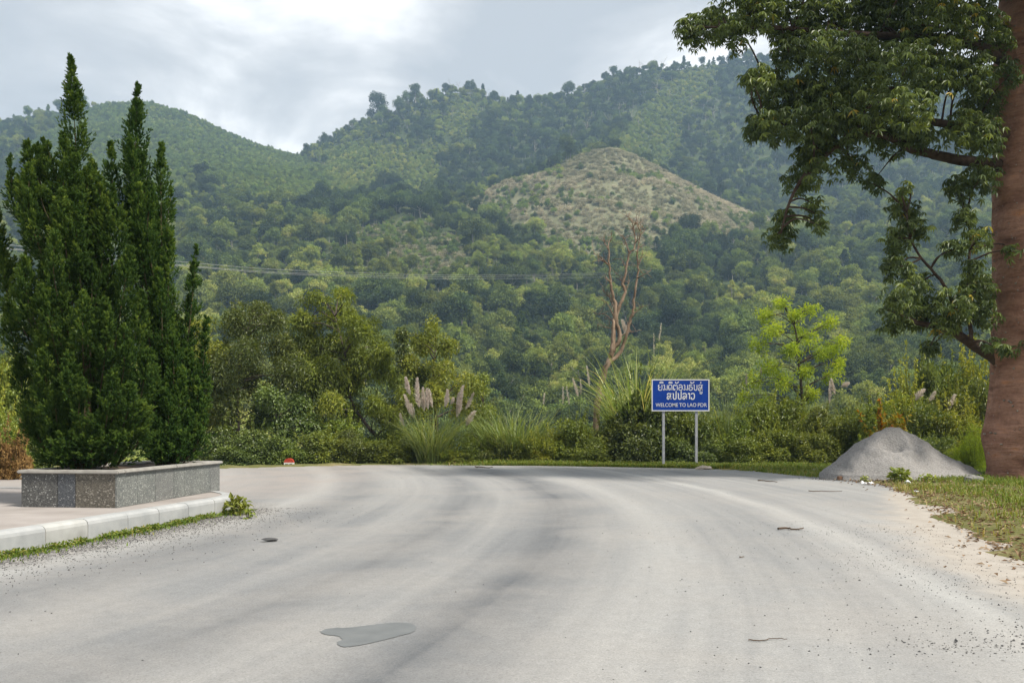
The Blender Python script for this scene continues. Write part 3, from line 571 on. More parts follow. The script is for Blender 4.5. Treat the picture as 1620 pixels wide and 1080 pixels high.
# ------------------------------------------------------------------ large tree on the right verge
def gz(x, y): return float(ground_z(np.array([x]), np.array([y]))[0])
def limb(acc, p0, p1, r0, r1, sag=.12, k=7, n=6):
    p0 = np.asarray(p0, float); p1 = np.asarray(p1, float); L = np.linalg.norm(p1 - p0)
    mid = (p0 + p1) / 2 + rng.normal(0, .07, 3) * L + np.array([0, 0, sag * L]); pts = curve_pts([p0, mid, p1], k)
    tube(acc, pts, np.linspace(r0, r1, len(pts)), n)
TD = 26.0; tcx = 1634
tb = P(tcx, 672, TD); tb[2] = gz(tb[0], TD) - .05
root = empty('broadleaf_tree', tb, 'huge reddish-trunked tree with palmate leaves on the grass beside the gravel heap', 'tree')
zz = np.linspace(0, 17.5, 110); th = np.linspace(0, 2 * PI, 64, endpoint=False)
rad = np.interp(zz, [0, .25, .7, 1.25, 1.9, 3, 6, 11, 13.2, 15, 17.5], [1.30, 1.22, 1.26, 1.36, 1.22, 1.13, 1.07, .98, 1.0, .8, .5])
A_, B_ = np.meshgrid(zz, th, indexing='ij')
rr_ = rad[:, None] * (1 + .10 * fbm(np.cos(B_) * 1.6 + 5, np.sin(B_) * 1.6 + A_ * .7, 4, 3) + .05 * fbm(np.cos(B_) * 5 + 9, np.sin(B_) * 5 + A_ * 2.2, 3, 8))
for (sz, sa, sr, dep) in ((1.5, 200, .28, -.11), (1.15, 222, .3, -.09), (2.2, 240, .16, .08), (4.4, 232, .18, .06), (8.6, 196, .3, .12), (3.7, 188, .3, .16), (6.3, 250, .12, .05), (.9, 262, .22, -.08), (1.6, 265, .2, -.06), (5.6, 215, .14, -.05), (10.2, 225, .2, .06)):   # scars and knots
    da = (np.degrees(B_) - sa + 180) % 360 - 180; rr_ = rr_ + dep * np.exp(-((A_ - sz) / sr) ** 2 - (np.radians(da) / sr) ** 2)
V = np.stack([rr_ * np.cos(B_) + .04 * np.sin(A_ * .5), rr_ * np.sin(B_), A_], -1).reshape(-1, 3); n = 64; i = np.arange(109)[:, None] * n; j = np.arange(n)[None]
a = Acc(); a.quads(V, np.stack([i + j, i + (j + 1) % n, i + n + (j + 1) % n, i + n + j], -1).reshape(-1, 4)); obj('trunk', a.mesh('trunk', M['trunk'], True), root)
L3 = lambda px, py, d=0.0: P(px, py, TD + d) - tb
limbs = Acc()
paths = [([(1600, 265, 0), (1540, 256, -.3), (1490, 248, -.6), (1440, 236, -.8), (1390, 214, -1), (1330, 228, -1.2), (1285, 262, -1.2), (1255, 315, -1.1), (1238, 372, -1)], .26, .03),
         ([(1600, 586, .1), (1545, 548, -.1), (1500, 522, -.5), (1455, 510, -.9), (1405, 488, -1)], .28, .04),
         ([(1520, 530, -.7), (1490, 455, -.7), (1445, 395, -.8), (1430, 335, -.9)], .09, .02), ([(1535, 540, -.6), (1530, 450, -.5), (1528, 380, -.5), (1522, 345, -.5)], .09, .02),
         ([(1610, 110, 0), (1540, 70, -.5), (1440, 60, -1), (1330, 50, -1.4), (1210, 42, -1.4), (1122, 44, -1.3)], .27, .03),
         ([(1610, 150, .2), (1530, 130, .8), (1430, 140, 1.2), (1320, 150, 1.4), (1210, 130, 1.3)], .22, .03),
         ([(1605, 215, -.2), (1520, 200, -.9), (1420, 190, -.9), (1310, 195, -.9), (1215, 198, -.7)], .22, .03),
         ([(1620, 20, 0), (1530, -60, 0), (1400, -100, -.5), (1280, -90, -1)], .3, .05), ([(1640, 0, 0), (1760, -80, .5), (1880, -100, 1)], .3, .05),
         ([(1640, -40, .3), (1640, -160, 1.5), (1600, -230, 2.5)], .3, .05), ([(1625, 70, .9), (1560, 30, 2.0), (1480, 0, 3.2)], .22, .04), ([(1660, 60, -.8), (1700, -20, -2.5), (1720, -80, -4)], .25, .05)]
tips_ = []
for pts, r0, r1 in paths:
    c = curve_pts([L3(*p) for p in pts], 7); c = c + np.cumsum(rng.normal(0, .012, c.shape), 0); tube(limbs, c, np.linspace(r0 * .68, r1 * .8, len(c)), 9); tips_.append(c)
allc = np.concatenate(tips_)
fol = Acc()
CL = [(1092, 46, 26), (1130, 32, 32), (1165, 48, 32), (1205, 22, 38), (1255, 30, 42), (1310, 28, 48), (1370, 38, 50), (1430, 38, 55), (1490, 40, 50), (1550, 30, 36), (1250, 75, 30), (1300, 92, 40), (1360, 102, 45), (1420, 108, 45), (1478, 118, 36),
      (1190, 122, 22), (1222, 140, 30), (1265, 152, 36), (1320, 160, 42), (1380, 172, 40), (1440, 170, 36), (1196, 200, 22), (1232, 196, 30), (1280, 192, 36), (1335, 212, 36), (1400, 212, 30), (1455, 215, 28), (1540, 112, 32), (1555, 160, 34), (1528, 200, 34), (1562, 222, 30), (1548, 285, 32), (1510, 292, 20),
      (1275, 244, 26), (1302, 268, 28), (1350, 270, 26), (1262, 290, 22), (1290, 330, 18), (1248, 340, 20), (1236, 374, 22), (1300, 352, 13), (1382, 288, 18), (1430, 296, 12), (1300, 225, 26), (1430, 335, 24), (1440, 360, 24), (1425, 385, 24), (1420, 425, 24), (1448, 445, 24),
      (1522, 348, 20), (1545, 375, 24), (1505, 398, 18), (1545, 420, 18), (1420, 480, 28), (1462, 498, 32), (1512, 478, 32), (1552, 458, 30), (1548, 500, 28), (1412, 512, 20), (1500, 520, 22), (1470, 545, 14), (1580, 545, 18), (1612, 552, 16), (1608, 392, 16), (1590, 110, 24), (1585, 60, 24),
      (1200, -40, 50), (1290, -50, 60), (1390, -60, 70), (1490, -60, 70), (1590, -60, 60), (1340, -140, 70), (1460, -160, 80), (1580, -170, 80), (1700, -150, 80), (1700, -40, 70), (1800, -80, 80), (1720, 60, 50), (1780, 150, 50), (1740, 250, 40), (1700, 480, 40)]
for px, py, rp in CL:
    for rep in range(3 if py < 230 else 2):
        d = rng.normal(-.9, 1.0) if py < 230 else rng.normal(-.8, .55); c = L3(px + rng.normal(0, 5), py + rng.normal(0, 5), d); r = rp / F * TD
        k = np.argmin(np.linalg.norm(allc - c - [0, 0, -.2], axis=1)); limb(limbs, allc[k], c, .035, .012, .1, 5, 5)
        palmate(fol, c, (r, r * .9, r * .85), int(52 * (rp / 30) ** 1.7), .215, .058, .5 + rng.normal(0, .10), .17)
th_ = Acc()
for _ in range(170):
    zz1 = rng.uniform(.2, 13.5); b1 = rng.uniform(PI * .95, PI * 1.75); r1 = np.interp(zz1, zz, rad) if len(zz) == len(rad) else 1.0; r1 *= .985
    p1 = np.array([r1 * math.cos(b1), r1 * math.sin(b1), zz1]); nrm = np.array([math.cos(b1), math.sin(b1), .1]); tube(th_, [p1 - nrm * .03, p1 + nrm * .035, p1 + nrm * .06], [.03, .022, .004], 5)
tag(obj('thorns', th_.mesh('thorns', M['palebark'], True), root), kind='stuff')
obj('limbs', limbs.mesh('limbs', M['limb'], True), root); obj('crown', fol.mesh('crown', M['bombax']), root)

# ------------------------------------------------------------------ trees along the far edge of the road
def px_tree(name, label, depth, bpx, trunk, clumps, m, L, Wd, dens, droop=.35, group=None, tr=.11, spread=1.2, extra=None, v0=.5, barkm='bark', cat='tree', inner=.35):
    bx = (bpx - CX) / F * depth; b = np.array([bx, depth, gz(bx, depth) - .05]); root = empty(name, b, label, cat, group)
    w = Acc(); fo = Acc(); tp = [np.zeros(3)] + [P(*t, depth) - b if len(t) == 2 else P(t[0], t[1], depth + t[2]) - b for t in trunk]
    tp = curve_pts(tp, 6); tube(w, tp, np.linspace(tr, tr * .25, len(tp)), 8)
    for c_ in clumps:
        px, py, rp = c_[:3]
        for rep in range(2):
            c = P(px + rng.normal(0, rp * .15), py + rng.normal(0, rp * .15), depth + rng.normal(0, spread)) - b; r = rp / F * depth * rng.uniform(.8, 1.1)
            cand = tp[tp[:, 2] < max(c[2] - .1, tp[2, 2])]; k = np.argmin(np.linalg.norm(cand - c + [0, 0, .4], axis=1)) if len(cand) else 0
            limb(w, (cand if len(cand) else tp)[k], c, tr * .32, .012, .08, 5, 5)
            for sub in range(3):
                cc = c + rng.normal(0, .42, 3) * r * [1, 1, .8]
                clump(fo, cc, r * rng.uniform(.55, .8), int(dens * 2.2 * (rp / 28) ** 2 / 3), L, Wd, v0 + rng.normal(0, .12), .16, .45, inner, droop)
    obj('trunk', w.mesh('trunk', M[barkm], True), root); cr = obj('crown', fo.mesh('crown', M[m]), root)
    if extra: extra(root, b)
    return root
px_tree('olive_tree', 'olive green slender tree with straight brown trunk beside the junipers', 40, 378, [(377, 690), (376, 640), (378, 570), (395, 510)],
    [(345, 562, 28), (380, 522, 32), (402, 494, 22), (430, 520, 26), (442, 556, 30), (390, 560, 36), (352, 610, 30), (402, 606, 32), (452, 596, 30), (372, 652, 26), (340, 675, 24), (418, 648, 26), (440, 500, 16)], 'olive', .17, .06, 420, v0=.42)
px_tree('leaning_tree', 'broad olive tree with leaning trunk and drooping leaves, tallest of the roadside trees', 41, 632, [(605, 700), (580, 672), (555, 630), (548, 570), (530, 500)],
    [(545, 468, 15), (500, 476, 17), (480, 508, 26), (528, 505, 28), (575, 520, 24), (600, 558, 26), (550, 553, 34), (500, 553, 34), (467, 560, 26), (620, 598, 26), (570, 603, 34), (520, 608, 34), (482, 614, 28), (452, 588, 20), (592, 645, 26), (636, 632, 22), (540, 652, 30), (490, 660, 26)], 'yellow', .21, .062, 400, .5, v0=.36)
def vines(root, b):
    fo = Acc()
    for px, py, r in ((637, 528, 10), (636, 545, 12), (638, 562, 12), (636, 580, 10), (668, 590, 10), (662, 606, 9)): clump(fo, P(px, py, 39.3) - b, (r / 38, .3, r / 32), 240, .12, .09, .4, .18, .1, .3, .4)
    obj('vine', fo.mesh('vine', M['darkshrub']), root)
px_tree('vine_tree', 'yellow-green tree hung with dark vines behind the pampas grass', 40, 690, [(690, 660), (685, 600), (690, 540)],
    [(642, 532, 15), (690, 522, 15), (668, 550, 20), (708, 552, 20), (650, 585, 22), (698, 588, 26), (730, 612, 22), (682, 628, 26), (738, 648, 22), (650, 640, 24), (620, 660, 24)], 'yellow', .17, .07, 400, .35, v0=.5, extra=vines)
px_tree('sapling_tree', 'small light green tree with pointed top between pampas grass and reeds', 39.5, 764, [(764, 680), (765, 620)], [(766, 600, 10), (762, 622, 15), (756, 650, 18), (778, 655, 14), (750, 690, 20), (785, 690, 18)], 'shrub', .14, .06, 380, tr=.06, spread=.5)
px_tree('half_hidden_tree', 'yellowish tree half hidden behind the slimmer juniper', 39, 318, [(318, 640), (316, 560)], [(312, 528, 20), (330, 560, 24), (304, 575, 26), (332, 610, 26), (306, 625, 26), (325, 660, 26), (285, 560, 24), (282, 620, 26)], 'yellow', .17, .06, 380, v0=.5)
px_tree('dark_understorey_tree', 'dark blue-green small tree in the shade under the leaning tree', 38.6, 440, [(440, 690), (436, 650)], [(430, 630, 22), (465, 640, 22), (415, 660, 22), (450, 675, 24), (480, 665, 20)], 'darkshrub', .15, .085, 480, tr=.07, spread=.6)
px_tree('young_tree', 'young bright yellow-green tree with thin trunk and feathery leaves right of the sign', 38.0, 1268, [(1269, 640), (1264, 575), (1258, 520), (1242, 488)],
    [(1240, 482, 13), (1214, 500, 15), (1256, 506, 15), (1285, 490, 13), (1230, 526, 17), (1272, 530, 17), (1306, 512, 14), (1326, 541, 14), (1200, 545, 13), (1250, 556, 17), (1296, 556, 17), (1330, 574, 12), (1214, 580, 16), (1272, 586, 15), (1312, 596, 14), (1190, 602, 13), (1236, 611, 16), (1286, 622, 14), (1176, 630, 11), (1210, 640, 14), (1318, 560, 12)], 'fresh', .17, .046, 330, .3, tr=.075, spread=.6, v0=.5, inner=.2)
def dead_tree():
    depth = 40.0; b = P(942, 672, depth); b[2] = gz(b[0], depth) - .05; root = empty('dead_tree', b, 'bare dead tree with orange-brown forked stems rising behind the reeds', 'tree')
    q = lambda px, py, d=0.0: P(px, py, depth + d) - b
    w = Acc(); base = q(942, 672); base[2] = 0
    st = [([base, q(944, 641), q(956, 590), q(967, 558), q(971, 520), q(974, 484), q(969, 468), q(966, 448), q(964, 419), q(962, 389)], .20, .03), ([q(967, 558), q(980, 536), q(975, 508), q(980, 484), q(989, 463), q(986, 448), q(992, 419), q(996, 400), q(1004, 392), q(1004, 368), q(999, 348)], .13, .02),
          ([q(960, 575), q(982, 556, .3), q(995, 514, .3), q(1002, 490, .3), q(1004, 463, .2), q(1010, 428, .2), q(1008, 398, .1), q(1014, 360)], .12, .02), ([q(971, 505), q(969, 540, -.3), q(966, 565, -.3)], .07, .10)]
    cs = []
    for p, r0, r1 in st:
        c = curve_pts(p, 5); c = c + rng.normal(0, .018, c.shape); cs.append(c); tube(w, c, np.linspace(r0, r1, len(c)) * .74 * (1 + .18 * rng.random(len(c))), 8)
    tw = [(964, 420, 945, 408), (964, 420, 938, 400), (962, 395, 954, 380), (962, 392, 968, 375), (966, 448, 957, 440), (970, 475, 954, 460), (996, 402, 982, 372), (996, 400, 985, 380), (1004, 385, 1014, 372), (1004, 370, 994, 355), (1002, 360, 1010, 350), (1008, 440, 1030, 428), (1002, 495, 1018, 484), (972, 512, 940, 495), (973, 505, 952, 470), (986, 450, 975, 432), (992, 425, 984, 410), (1010, 420, 1016, 405), (980, 534, 1008, 524), (975, 520, 945, 512), (1012, 372, 1022, 358), (989, 463, 996, 445), (974, 490, 962, 462), (1006, 398, 1018, 386), (1000, 352, 992, 342), (1013, 365, 1006, 350)]
    t_ = Acc()
    for x0, y0, x1, y1 in tw:
        d = rng.normal(0, .5); limb(t_, q(x0, y0), q(x1, y1, d), .03, .008, .05, 5, 5)
        for _ in range(6): f_ = rng.uniform(.3, 1); p = q(x0 + (x1 - x0) * f_, y0 + (y1 - y0) * f_, d * f_); limb(t_, p, p + rng.normal(0, .25, 3) + [0, 0, .22], .012, .005, 0, 3, 4)
    obj('trunk', w.mesh('trunk', M['deadbark'], True), root); tag(obj('branches', t_.mesh('branches', M['deadbark'], True), root), kind='stuff')
dead_tree()

# ------------------------------------------------------------------ shrubs: five moulds, each copied
def shrub_mesh(w, h, ncl, per, L, Wd, m, seed, loose=.3, v0=.5):
    global rng; kp = rng; rng = np.random.default_rng(seed); fo = Acc(); st = Acc()
    for k in range(ncl):
        d = unit(rng.normal(size=3)); d[2] = abs(d[2]); f_ = rng.uniform(.35, .92); c = d * np.array([w / 2, w * .42, h * .92]) * f_ + [0, 0, .18]; r = rng.uniform(.24, .5) * h * .5
        clump(fo, c, (r * 1.15, r * 1.15, r), per, L, Wd, v0 + rng.normal(0, .13), .18, .4, .4, .15)
        if rng.random() < .6: tube(st, curve_pts([[0, 0, 0], c * [.6, .6, .5], c + d * r * .5], 4), np.linspace(.025, .006, 9), 4)
    for k in range(int(ncl * loose)):          # shoots that stick out of the mass
        d = unit(rng.normal(size=3) + [0, 0, 1.1]); d[2] = abs(d[2]) + .2; p0 = d * np.array([w / 2, w * .4, h]) * .75; p1 = p0 + unit(d + [0, 0, .6]) * rng.uniform(.35, 1.1); tt = rng.random((34, 1)); p = p0 * (1 - tt) + p1 * tt
        tube(st, curve_pts([[0, 0, 0], p0 * .7, p1], 3), np.linspace(.014, .004, 7), 4); leaves(fo, p, rdir(34) + d * .5, rdir(34) * .5 + [0, 0, .8], L * rng.uniform(.7, 1.2, 34), Wd, v0 + .2 + rng.normal(0, .15, 34))
    rng = kp; return fo.mesh('foliage', M[m]), st.mesh('stems', M['stem'])
SH = {'green': shrub_mesh(2.8, 2.0, 42, 330, .12, .065, 'shrub', 1), 'round': shrub_mesh(2.8, 2.0, 40, 360, .10, .06, 'shrub', 2, .2, .42), 'dark': shrub_mesh(2.8, 2.0, 40, 330, .13, .08, 'darkshrub', 3, .25),
      'olive': shrub_mesh(2.8, 2.0, 42, 300, .13, .055, 'olive', 4, .5, .55), 'yellow': shrub_mesh(2.8, 2.0, 40, 280, .14, .06, 'yellow', 5, .6, .6), 'fine': shrub_mesh(2.8, 2.0, 40, 420, .11, .022, 'fresh', 6, .7, .25),
      'orange': shrub_mesh(1.2, 1.3, 12, 90, .15, .07, 'orange', 7, .6, .5), 'rust': shrub_mesh(2.4, 1.2, 26, 180, .16, .05, 'rust', 8, .6, .5)}
def shrub(px, top, wpx, depth, kind, label, group=None, name='shrub', stem=True):
    x = (px - CX) / F * depth; z0 = gz(x, depth) - .08; h = CH + (HY - top) / F * depth - z0; w = wpx / F * depth
    base = {'orange': (1.2, 1.3), 'rust': (2.4, 1.2)}.get(kind, (2.8, 2.0))
    o = empty(name, (x, depth, z0), label, 'shrub', group, rng.uniform(0, 6.28), (w / base[0], w / base[0], h / base[1] / 1.05))
    obj('foliage', SH[kind][0], o); obj('stems', SH[kind][1], o); return o
def row(group, items):
    for px, top, w, d, k, lab in items: shrub(px, top, w, d, k, lab, group)
row('shrubs at the foot of the roadside trees', (
    (505, 680, 95, 37.0, 'green', 'green shrub at the road edge between the milestone and the leaning tree'), (560, 676, 95, 37.2, 'round', 'small-leaved rounded shrub at the road edge beneath the leaning tree crown'),
    (612, 694, 85, 36.8, 'green', 'green shrub at the road edge in front of the leaning trunk foot'), (466, 698, 80, 36.8, 'round', 'low rounded shrub directly behind the milestone'),
    (655, 700, 70, 37.4, 'green', 'green shrub squeezed between the leaning trunk and the pampas grass'), (540, 660, 110, 39.5, 'green', 'taller green shrub shaded by the leaning tree, behind the roadside row'), (610, 665, 100, 39.6, 'round', 'taller rounded shrub hiding the lower half of the leaning trunk')))
row('dark shrubs beside the milestone', (
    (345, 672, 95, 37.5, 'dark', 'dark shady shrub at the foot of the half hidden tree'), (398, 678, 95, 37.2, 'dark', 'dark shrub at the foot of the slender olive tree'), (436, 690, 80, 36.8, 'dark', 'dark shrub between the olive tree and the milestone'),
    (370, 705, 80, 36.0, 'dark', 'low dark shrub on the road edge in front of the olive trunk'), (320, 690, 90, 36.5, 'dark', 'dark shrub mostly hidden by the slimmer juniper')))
row('shrubs round the pampas grass', (
    (705, 700, 75, 36.9, 'yellow', 'yellowish shrub growing through the pampas grass leaves'), (748, 690, 70, 37.0, 'green', 'green shrub at the foot of the small pointed tree'), (785, 686, 70, 36.8, 'olive', 'olive shrub between the small pointed tree and the dense reeds'),
    (822, 702, 66, 36.7, 'green', 'low green shrub in front of the dense reed clump'), (858, 684, 75, 36.6, 'yellow', 'yellowish shrub in front of the smaller reed clump'), (730, 714, 55, 36.3, 'green', 'lowest green shrub on the road edge by the pampas grass')))
row('bushes in the thicket behind the sign', (
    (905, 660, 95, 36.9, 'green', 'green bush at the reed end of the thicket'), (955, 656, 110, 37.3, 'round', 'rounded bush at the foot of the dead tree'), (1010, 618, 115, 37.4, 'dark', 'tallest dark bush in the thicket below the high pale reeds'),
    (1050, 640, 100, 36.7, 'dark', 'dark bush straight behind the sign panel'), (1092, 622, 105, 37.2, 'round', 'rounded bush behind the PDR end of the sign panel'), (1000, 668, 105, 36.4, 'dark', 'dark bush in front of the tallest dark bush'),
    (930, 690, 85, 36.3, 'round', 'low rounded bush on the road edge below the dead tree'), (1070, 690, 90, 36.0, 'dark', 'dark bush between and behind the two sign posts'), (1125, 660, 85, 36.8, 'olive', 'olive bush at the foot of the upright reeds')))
row('bushes between the sign and the gravel heap', (
    (1165, 655, 95, 36.2, 'round', 'rounded bush on the sign side of the young tree'), (1205, 632, 105, 36.6, 'green', 'leafy bush between upright reeds and young tree trunk'), (1250, 625, 105, 36.8, 'green', 'tall leafy bush at the young tree trunk'),
    (1295, 640, 105, 35.8, 'round', 'rounded bush below the curled pale plumes'), (1235, 676, 95, 35.2, 'green', 'low bush on the road edge in front of the young tree'), (1180, 690, 85, 35.0, 'green', 'low green bush on the road edge past the tan rock'),
    (1290, 682, 85, 34.4, 'green', 'low leafy bush at the spilled flank of the gravel heap'), (1335, 655, 90, 34.8, 'green', 'leafy bush reaching the shoulder of the gravel heap'), (1345, 645, 80, 37.5, 'olive', 'olive bush behind the curled pale plumes'), (1130, 700, 70, 35.4, 'dark', 'low dark bush beside the sign post next to the tan rock')))
row('bushes behind the gravel heap', (
    (1385, 636, 95, 34.0, 'green', 'green bush just beyond the orange-leaved shrub'), (1430, 608, 105, 34.6, 'yellow', 'yellow-green bush right behind the crest of the gravel heap'), (1480, 572, 125, 36.5, 'olive', 'tallest olive bush behind the dry fluffy grass heads'),
    (1530, 560, 120, 37.0, 'yellow', 'tallest yellow bush under the lowest limb of the big tree'), (1465, 640, 105, 33.2, 'olive', 'olive bush in front of the dry fluffy grass heads'), (1510, 640, 100, 33.0, 'yellow', 'yellow bush between heap and feathery shrub'),
    (1560, 600, 110, 35.5, 'olive', 'olive bush half hidden by the big trunk'), (1620, 590, 140, 36.5, 'yellow', 'yellow bush hidden behind the big trunk'), (1680, 600, 140, 35.0, 'olive', 'olive bush beyond the far side of the big trunk'),
    (1450, 585, 90, 37.2, 'yellow', 'yellow-green bush beside the broad-leaved dark shrub'), (1505, 610, 90, 34.8, 'green', 'green bush amid the yellow bushes behind the heap'), (1440, 690, 85, 31.5, 'green', 'low green bush touching the back of the gravel heap'), (1490, 690, 80, 31.2, 'olive', 'low olive bush at the sloping tail of the gravel heap')))
shrub(1470, 578, 60, 35.0, 'dark', 'broad-leaved dark shrub standing out of the yellowish bushes behind the heap')
shrub(1402, 648, 62, 31.8, 'orange', 'small shrub with orange and yellow leaves just behind the gravel heap')
shrub(1540, 676, 62, 29.5, 'fine', 'feathery pale yellow-green shrub between gravel heap and big trunk')
shrub(1524, 700, 52, 30.2, 'fine', 'low feathery yellow-green shrub touching the back of the gravel heap')
row('bushes on the left bank', (
    (-60, 530, 150, 30, 'yellow', 'largest yellow bush at the top of the earth bank'), (10, 560, 120, 31, 'olive', 'olive bush high on the earth bank beside the tall juniper'), (-20, 620, 110, 27.5, 'yellow', 'yellow bush halfway up the earth bank'), (30, 600, 90, 30, 'green', 'green bush on the bank hidden by the tall juniper'),
    (40, 660, 80, 29, 'olive', 'low olive bush on the bank behind the planter'), (-90, 600, 130, 27, 'olive', 'wide olive bush at the outer end of the bank'), (-10, 650, 90, 26.5, 'green', 'low green bush just above the dry ferns')))
shrub(20, 700, 70, 26.2, 'rust', 'dry rusty brown fern at the bank foot nearest the planter', 'dry ferns on the left bank', 'dry_fern'); shrub(-30, 690, 80, 25.6, 'rust', 'dry rusty brown fern at the bank foot below the yellow bush', 'dry ferns on the left bank', 'dry_fern')

# ------------------------------------------------------------------ reeds and pampas
def blades(acc, n, Lr, spread, lean, wd, v0=.45, vs=.2, stiff=1.0, seg=6):
    th = rng.uniform(0, 2 * PI, n); b = np.stack([np.cos(th), np.sin(th)], 1) * (spread * rng.random(n) ** .6)[:, None]
    L = rng.uniform(Lr[0], Lr[1], n); ln = rng.uniform(.05, lean, n); th2 = th + rng.normal(0, .6, n); d = np.stack([np.cos(th2), np.sin(th2)], 1)
    t = np.linspace(0, 1, seg); bend = rng.uniform(.2, 1.0, n) / stiff
    out = (ln[:, None] * t + (bend * .75)[:, None] * t ** 2.6) * L[:, None]; zz_ = (t[None] - .42 * bend[:, None] * t ** 3.2) * L[:, None]
    p = np.concatenate([b[:, None] + d[:, None] * out[..., None], zz_[..., None]], 2); sd_ = np.stack([-d[:, 1], d[:, 0], 0 * d[:, 0]], 1); a0 = rng.normal(0, .7, n)
    sd_ = sd_ * np.cos(a0)[:, None] + np.concatenate([d, np.zeros((n, 1))], 1) * np.sin(a0)[:, None]
    w = wd * rng.uniform(.6, 1.2, n)[:, None] * np.clip(1.05 - t ** 2, .06, 1) * .5
    V = np.stack([p - sd_[:, None] * w[..., None], p + sd_[:, None] * w[..., None]], 2).reshape(-1, 3)
    i0 = (np.arange(n)[:, None] * seg + np.arange(seg - 1)[None]).ravel() * 2
    vv = np.clip(np.repeat(v0 + rng.normal(0, vs, n), seg * 2), 0, 1); acc.quads(V, np.stack([i0, i0 + 1, i0 + 3, i0 + 2], 1), vv)
def plume(acc, base, tip, rad, n, side):
    base = np.asarray(base); tip = np.asarray(tip); t = rng.random(n); p = base + (tip - base) * t[:, None]; ax = unit(tip - base)
    rd = rdir(n); rd = unit(rd - (rd @ ax)[:, None] * ax); D = ax * .9 + rd * .42 + np.asarray(side) * .35
    prof_ = np.clip(1.15 - t, .1, 1) ** .7 * sst(-.12, .25, t)
    leaves(acc, p, D, rdir(n), rad * rng.uniform(.7, 1.5, n) * prof_ + .05, .016, rng.normal(.55, .2, n), fold=0, droop=.25)
def clump_grass(name, label, px, depth, n, Lr, spread, lean, wd, plumes=(), cat='grass', group=None, v0=.45, stiff=1.0):
    x = (px - CX) / F * depth; b = np.array([x, depth, gz(x, depth) - .05]); root = empty(name, b, label, cat, group); a = Acc()
    blades(a, n, Lr, spread, lean, wd, v0, stiff=stiff); obj('blades', a.mesh('blades', M['reed']), root)
    for (bx, by, tx, ty, rad, nn) in plumes:
        d = rng.normal(0, .25); p0 = P(bx, by, depth + d) - b; p1 = P(tx, ty, depth + d) - b; s = Acc(); a2 = Acc(); foot = np.array([(p0[0]) * .35, d * .3, 0])
        c = curve_pts([foot, p0 * [.75, .9, .5], p0, p1], 5); tube(s, c, np.linspace(.014, .006, len(c)), 5); o = obj('culm', s.mesh('culm', M['reed']), root)
        plume(a2, p0, p1, rad, int(nn * 1.3), unit(np.array([rng.choice([-1, 1]) * .7, 0, -.2]))); obj('plume', a2.mesh('plume', M['plume']), o)
    return root
clump_grass('pampas_grass', 'big tuft of pampas grass with thick pale pink plumes at the road edge', 683, 36.6, 520, (1.3, 3.0), .55, .5, .036,
    [(650, 625, 643, 598, .17, 420), (664, 645, 661, 600, .2, 520), (648, 655, 640, 626, .16, 380), (656, 662, 652, 640, .15, 300), (672, 650, 670, 615, .17, 420), (685, 645, 680, 618, .15, 360), (678, 648, 676, 616, .15, 330), (703, 644, 707, 618, .17, 380), (726, 655, 733, 612, .19, 480), (722, 660, 725, 624, .2, 500), (735, 648, 748, 622, .14, 320), (738, 674, 751, 652, .18, 380), (640, 674, 634, 655, .12, 260), (712, 640, 716, 630, .12, 160)], 'pampas grass', v0=.42)
clump_grass('reed_clump', 'dense clump of tall arching green reeds between pampas grass and thicket', 812, 37.5, 700, (1.5, 3.3), 1.0, .5, .034, cat='reeds')
clump_grass('reed_clump', 'smaller leaning reed clump at the near end of the thicket', 868, 37.8, 380, (1.2, 2.7), .8, .45, .032, [(890, 640, 890, 612, .06, 90), (860, 640, 862, 622, .06, 80)], cat='reeds')
clump_grass('tall_reed_clump', 'tallest pale reeds arching high above the blue sign', 1008, 38.4, 430, (3.6, 6.4), .95, .12, .06, [(988, 528, 984, 508, .16, 320), (1043, 540, 1047, 512, .06, 60), (1034, 560, 1034, 528, .05, 60)], cat='reeds', v0=.6, stiff=1.0)
clump_grass('reed_clump', 'upright green reeds just right of the sign', 1152, 37.6, 420, (2.0, 4.2), .8, .25, .04, [(1180, 610, 1180, 592, .07, 90), (1203, 594, 1203, 582, .07, 90)], cat='reeds', stiff=1.4)
clump_grass('plume_grass', 'thin stems with pale feathery plumes standing left of the thicket', 918, 37.4, 120, (1.2, 2.6), .5, .3, .03, [(932, 612, 928, 580, .07, 150), (914, 628, 906, 600, .1, 200), (918, 625, 918, 602, .07, 120), (900, 640, 896, 612, .06, 100)], cat='grass')
clump_grass('plume_grass', 'two curled pale plumes among the bushes below the young tree', 1318, 36.4, 90, (1.2, 2.6), .5, .3, .03, [(1322, 625, 1316, 600, .13, 200), (1330, 612, 1342, 606, .11, 240), (1311, 640, 1312, 604, .12, 160)], cat='grass')
clump_grass('plume_grass', 'dry fluffy brownish grass heads in the bushes behind the heap', 1470, 33.8, 90, (1.2, 2.6), .7, .35, .03, [(1448, 634, 1462, 617, .17, 170), (1466, 636, 1478, 620, .16, 150), (1503, 648, 1511, 626, .17, 150)], cat='grass')

clump_grass('reed_clump', 'thin wild reeds growing up through the bushes beside the young tree trunk', 1222, 36.9, 150, (2.0, 3.6), .9, .25, .036, cat='reeds', stiff=1.3)
clump_grass('reed_clump', 'thin reeds growing up through the bushes behind the curled plumes', 1352, 36.2, 130, (1.8, 3.4), .8, .25, .036, cat='reeds', stiff=1.3)
clump_grass('reed_clump', 'dry thin reeds between the yellow bushes behind the gravel heap', 1438, 34.2, 120, (1.8, 3.3), .8, .3, .034, cat='reeds', v0=.7)
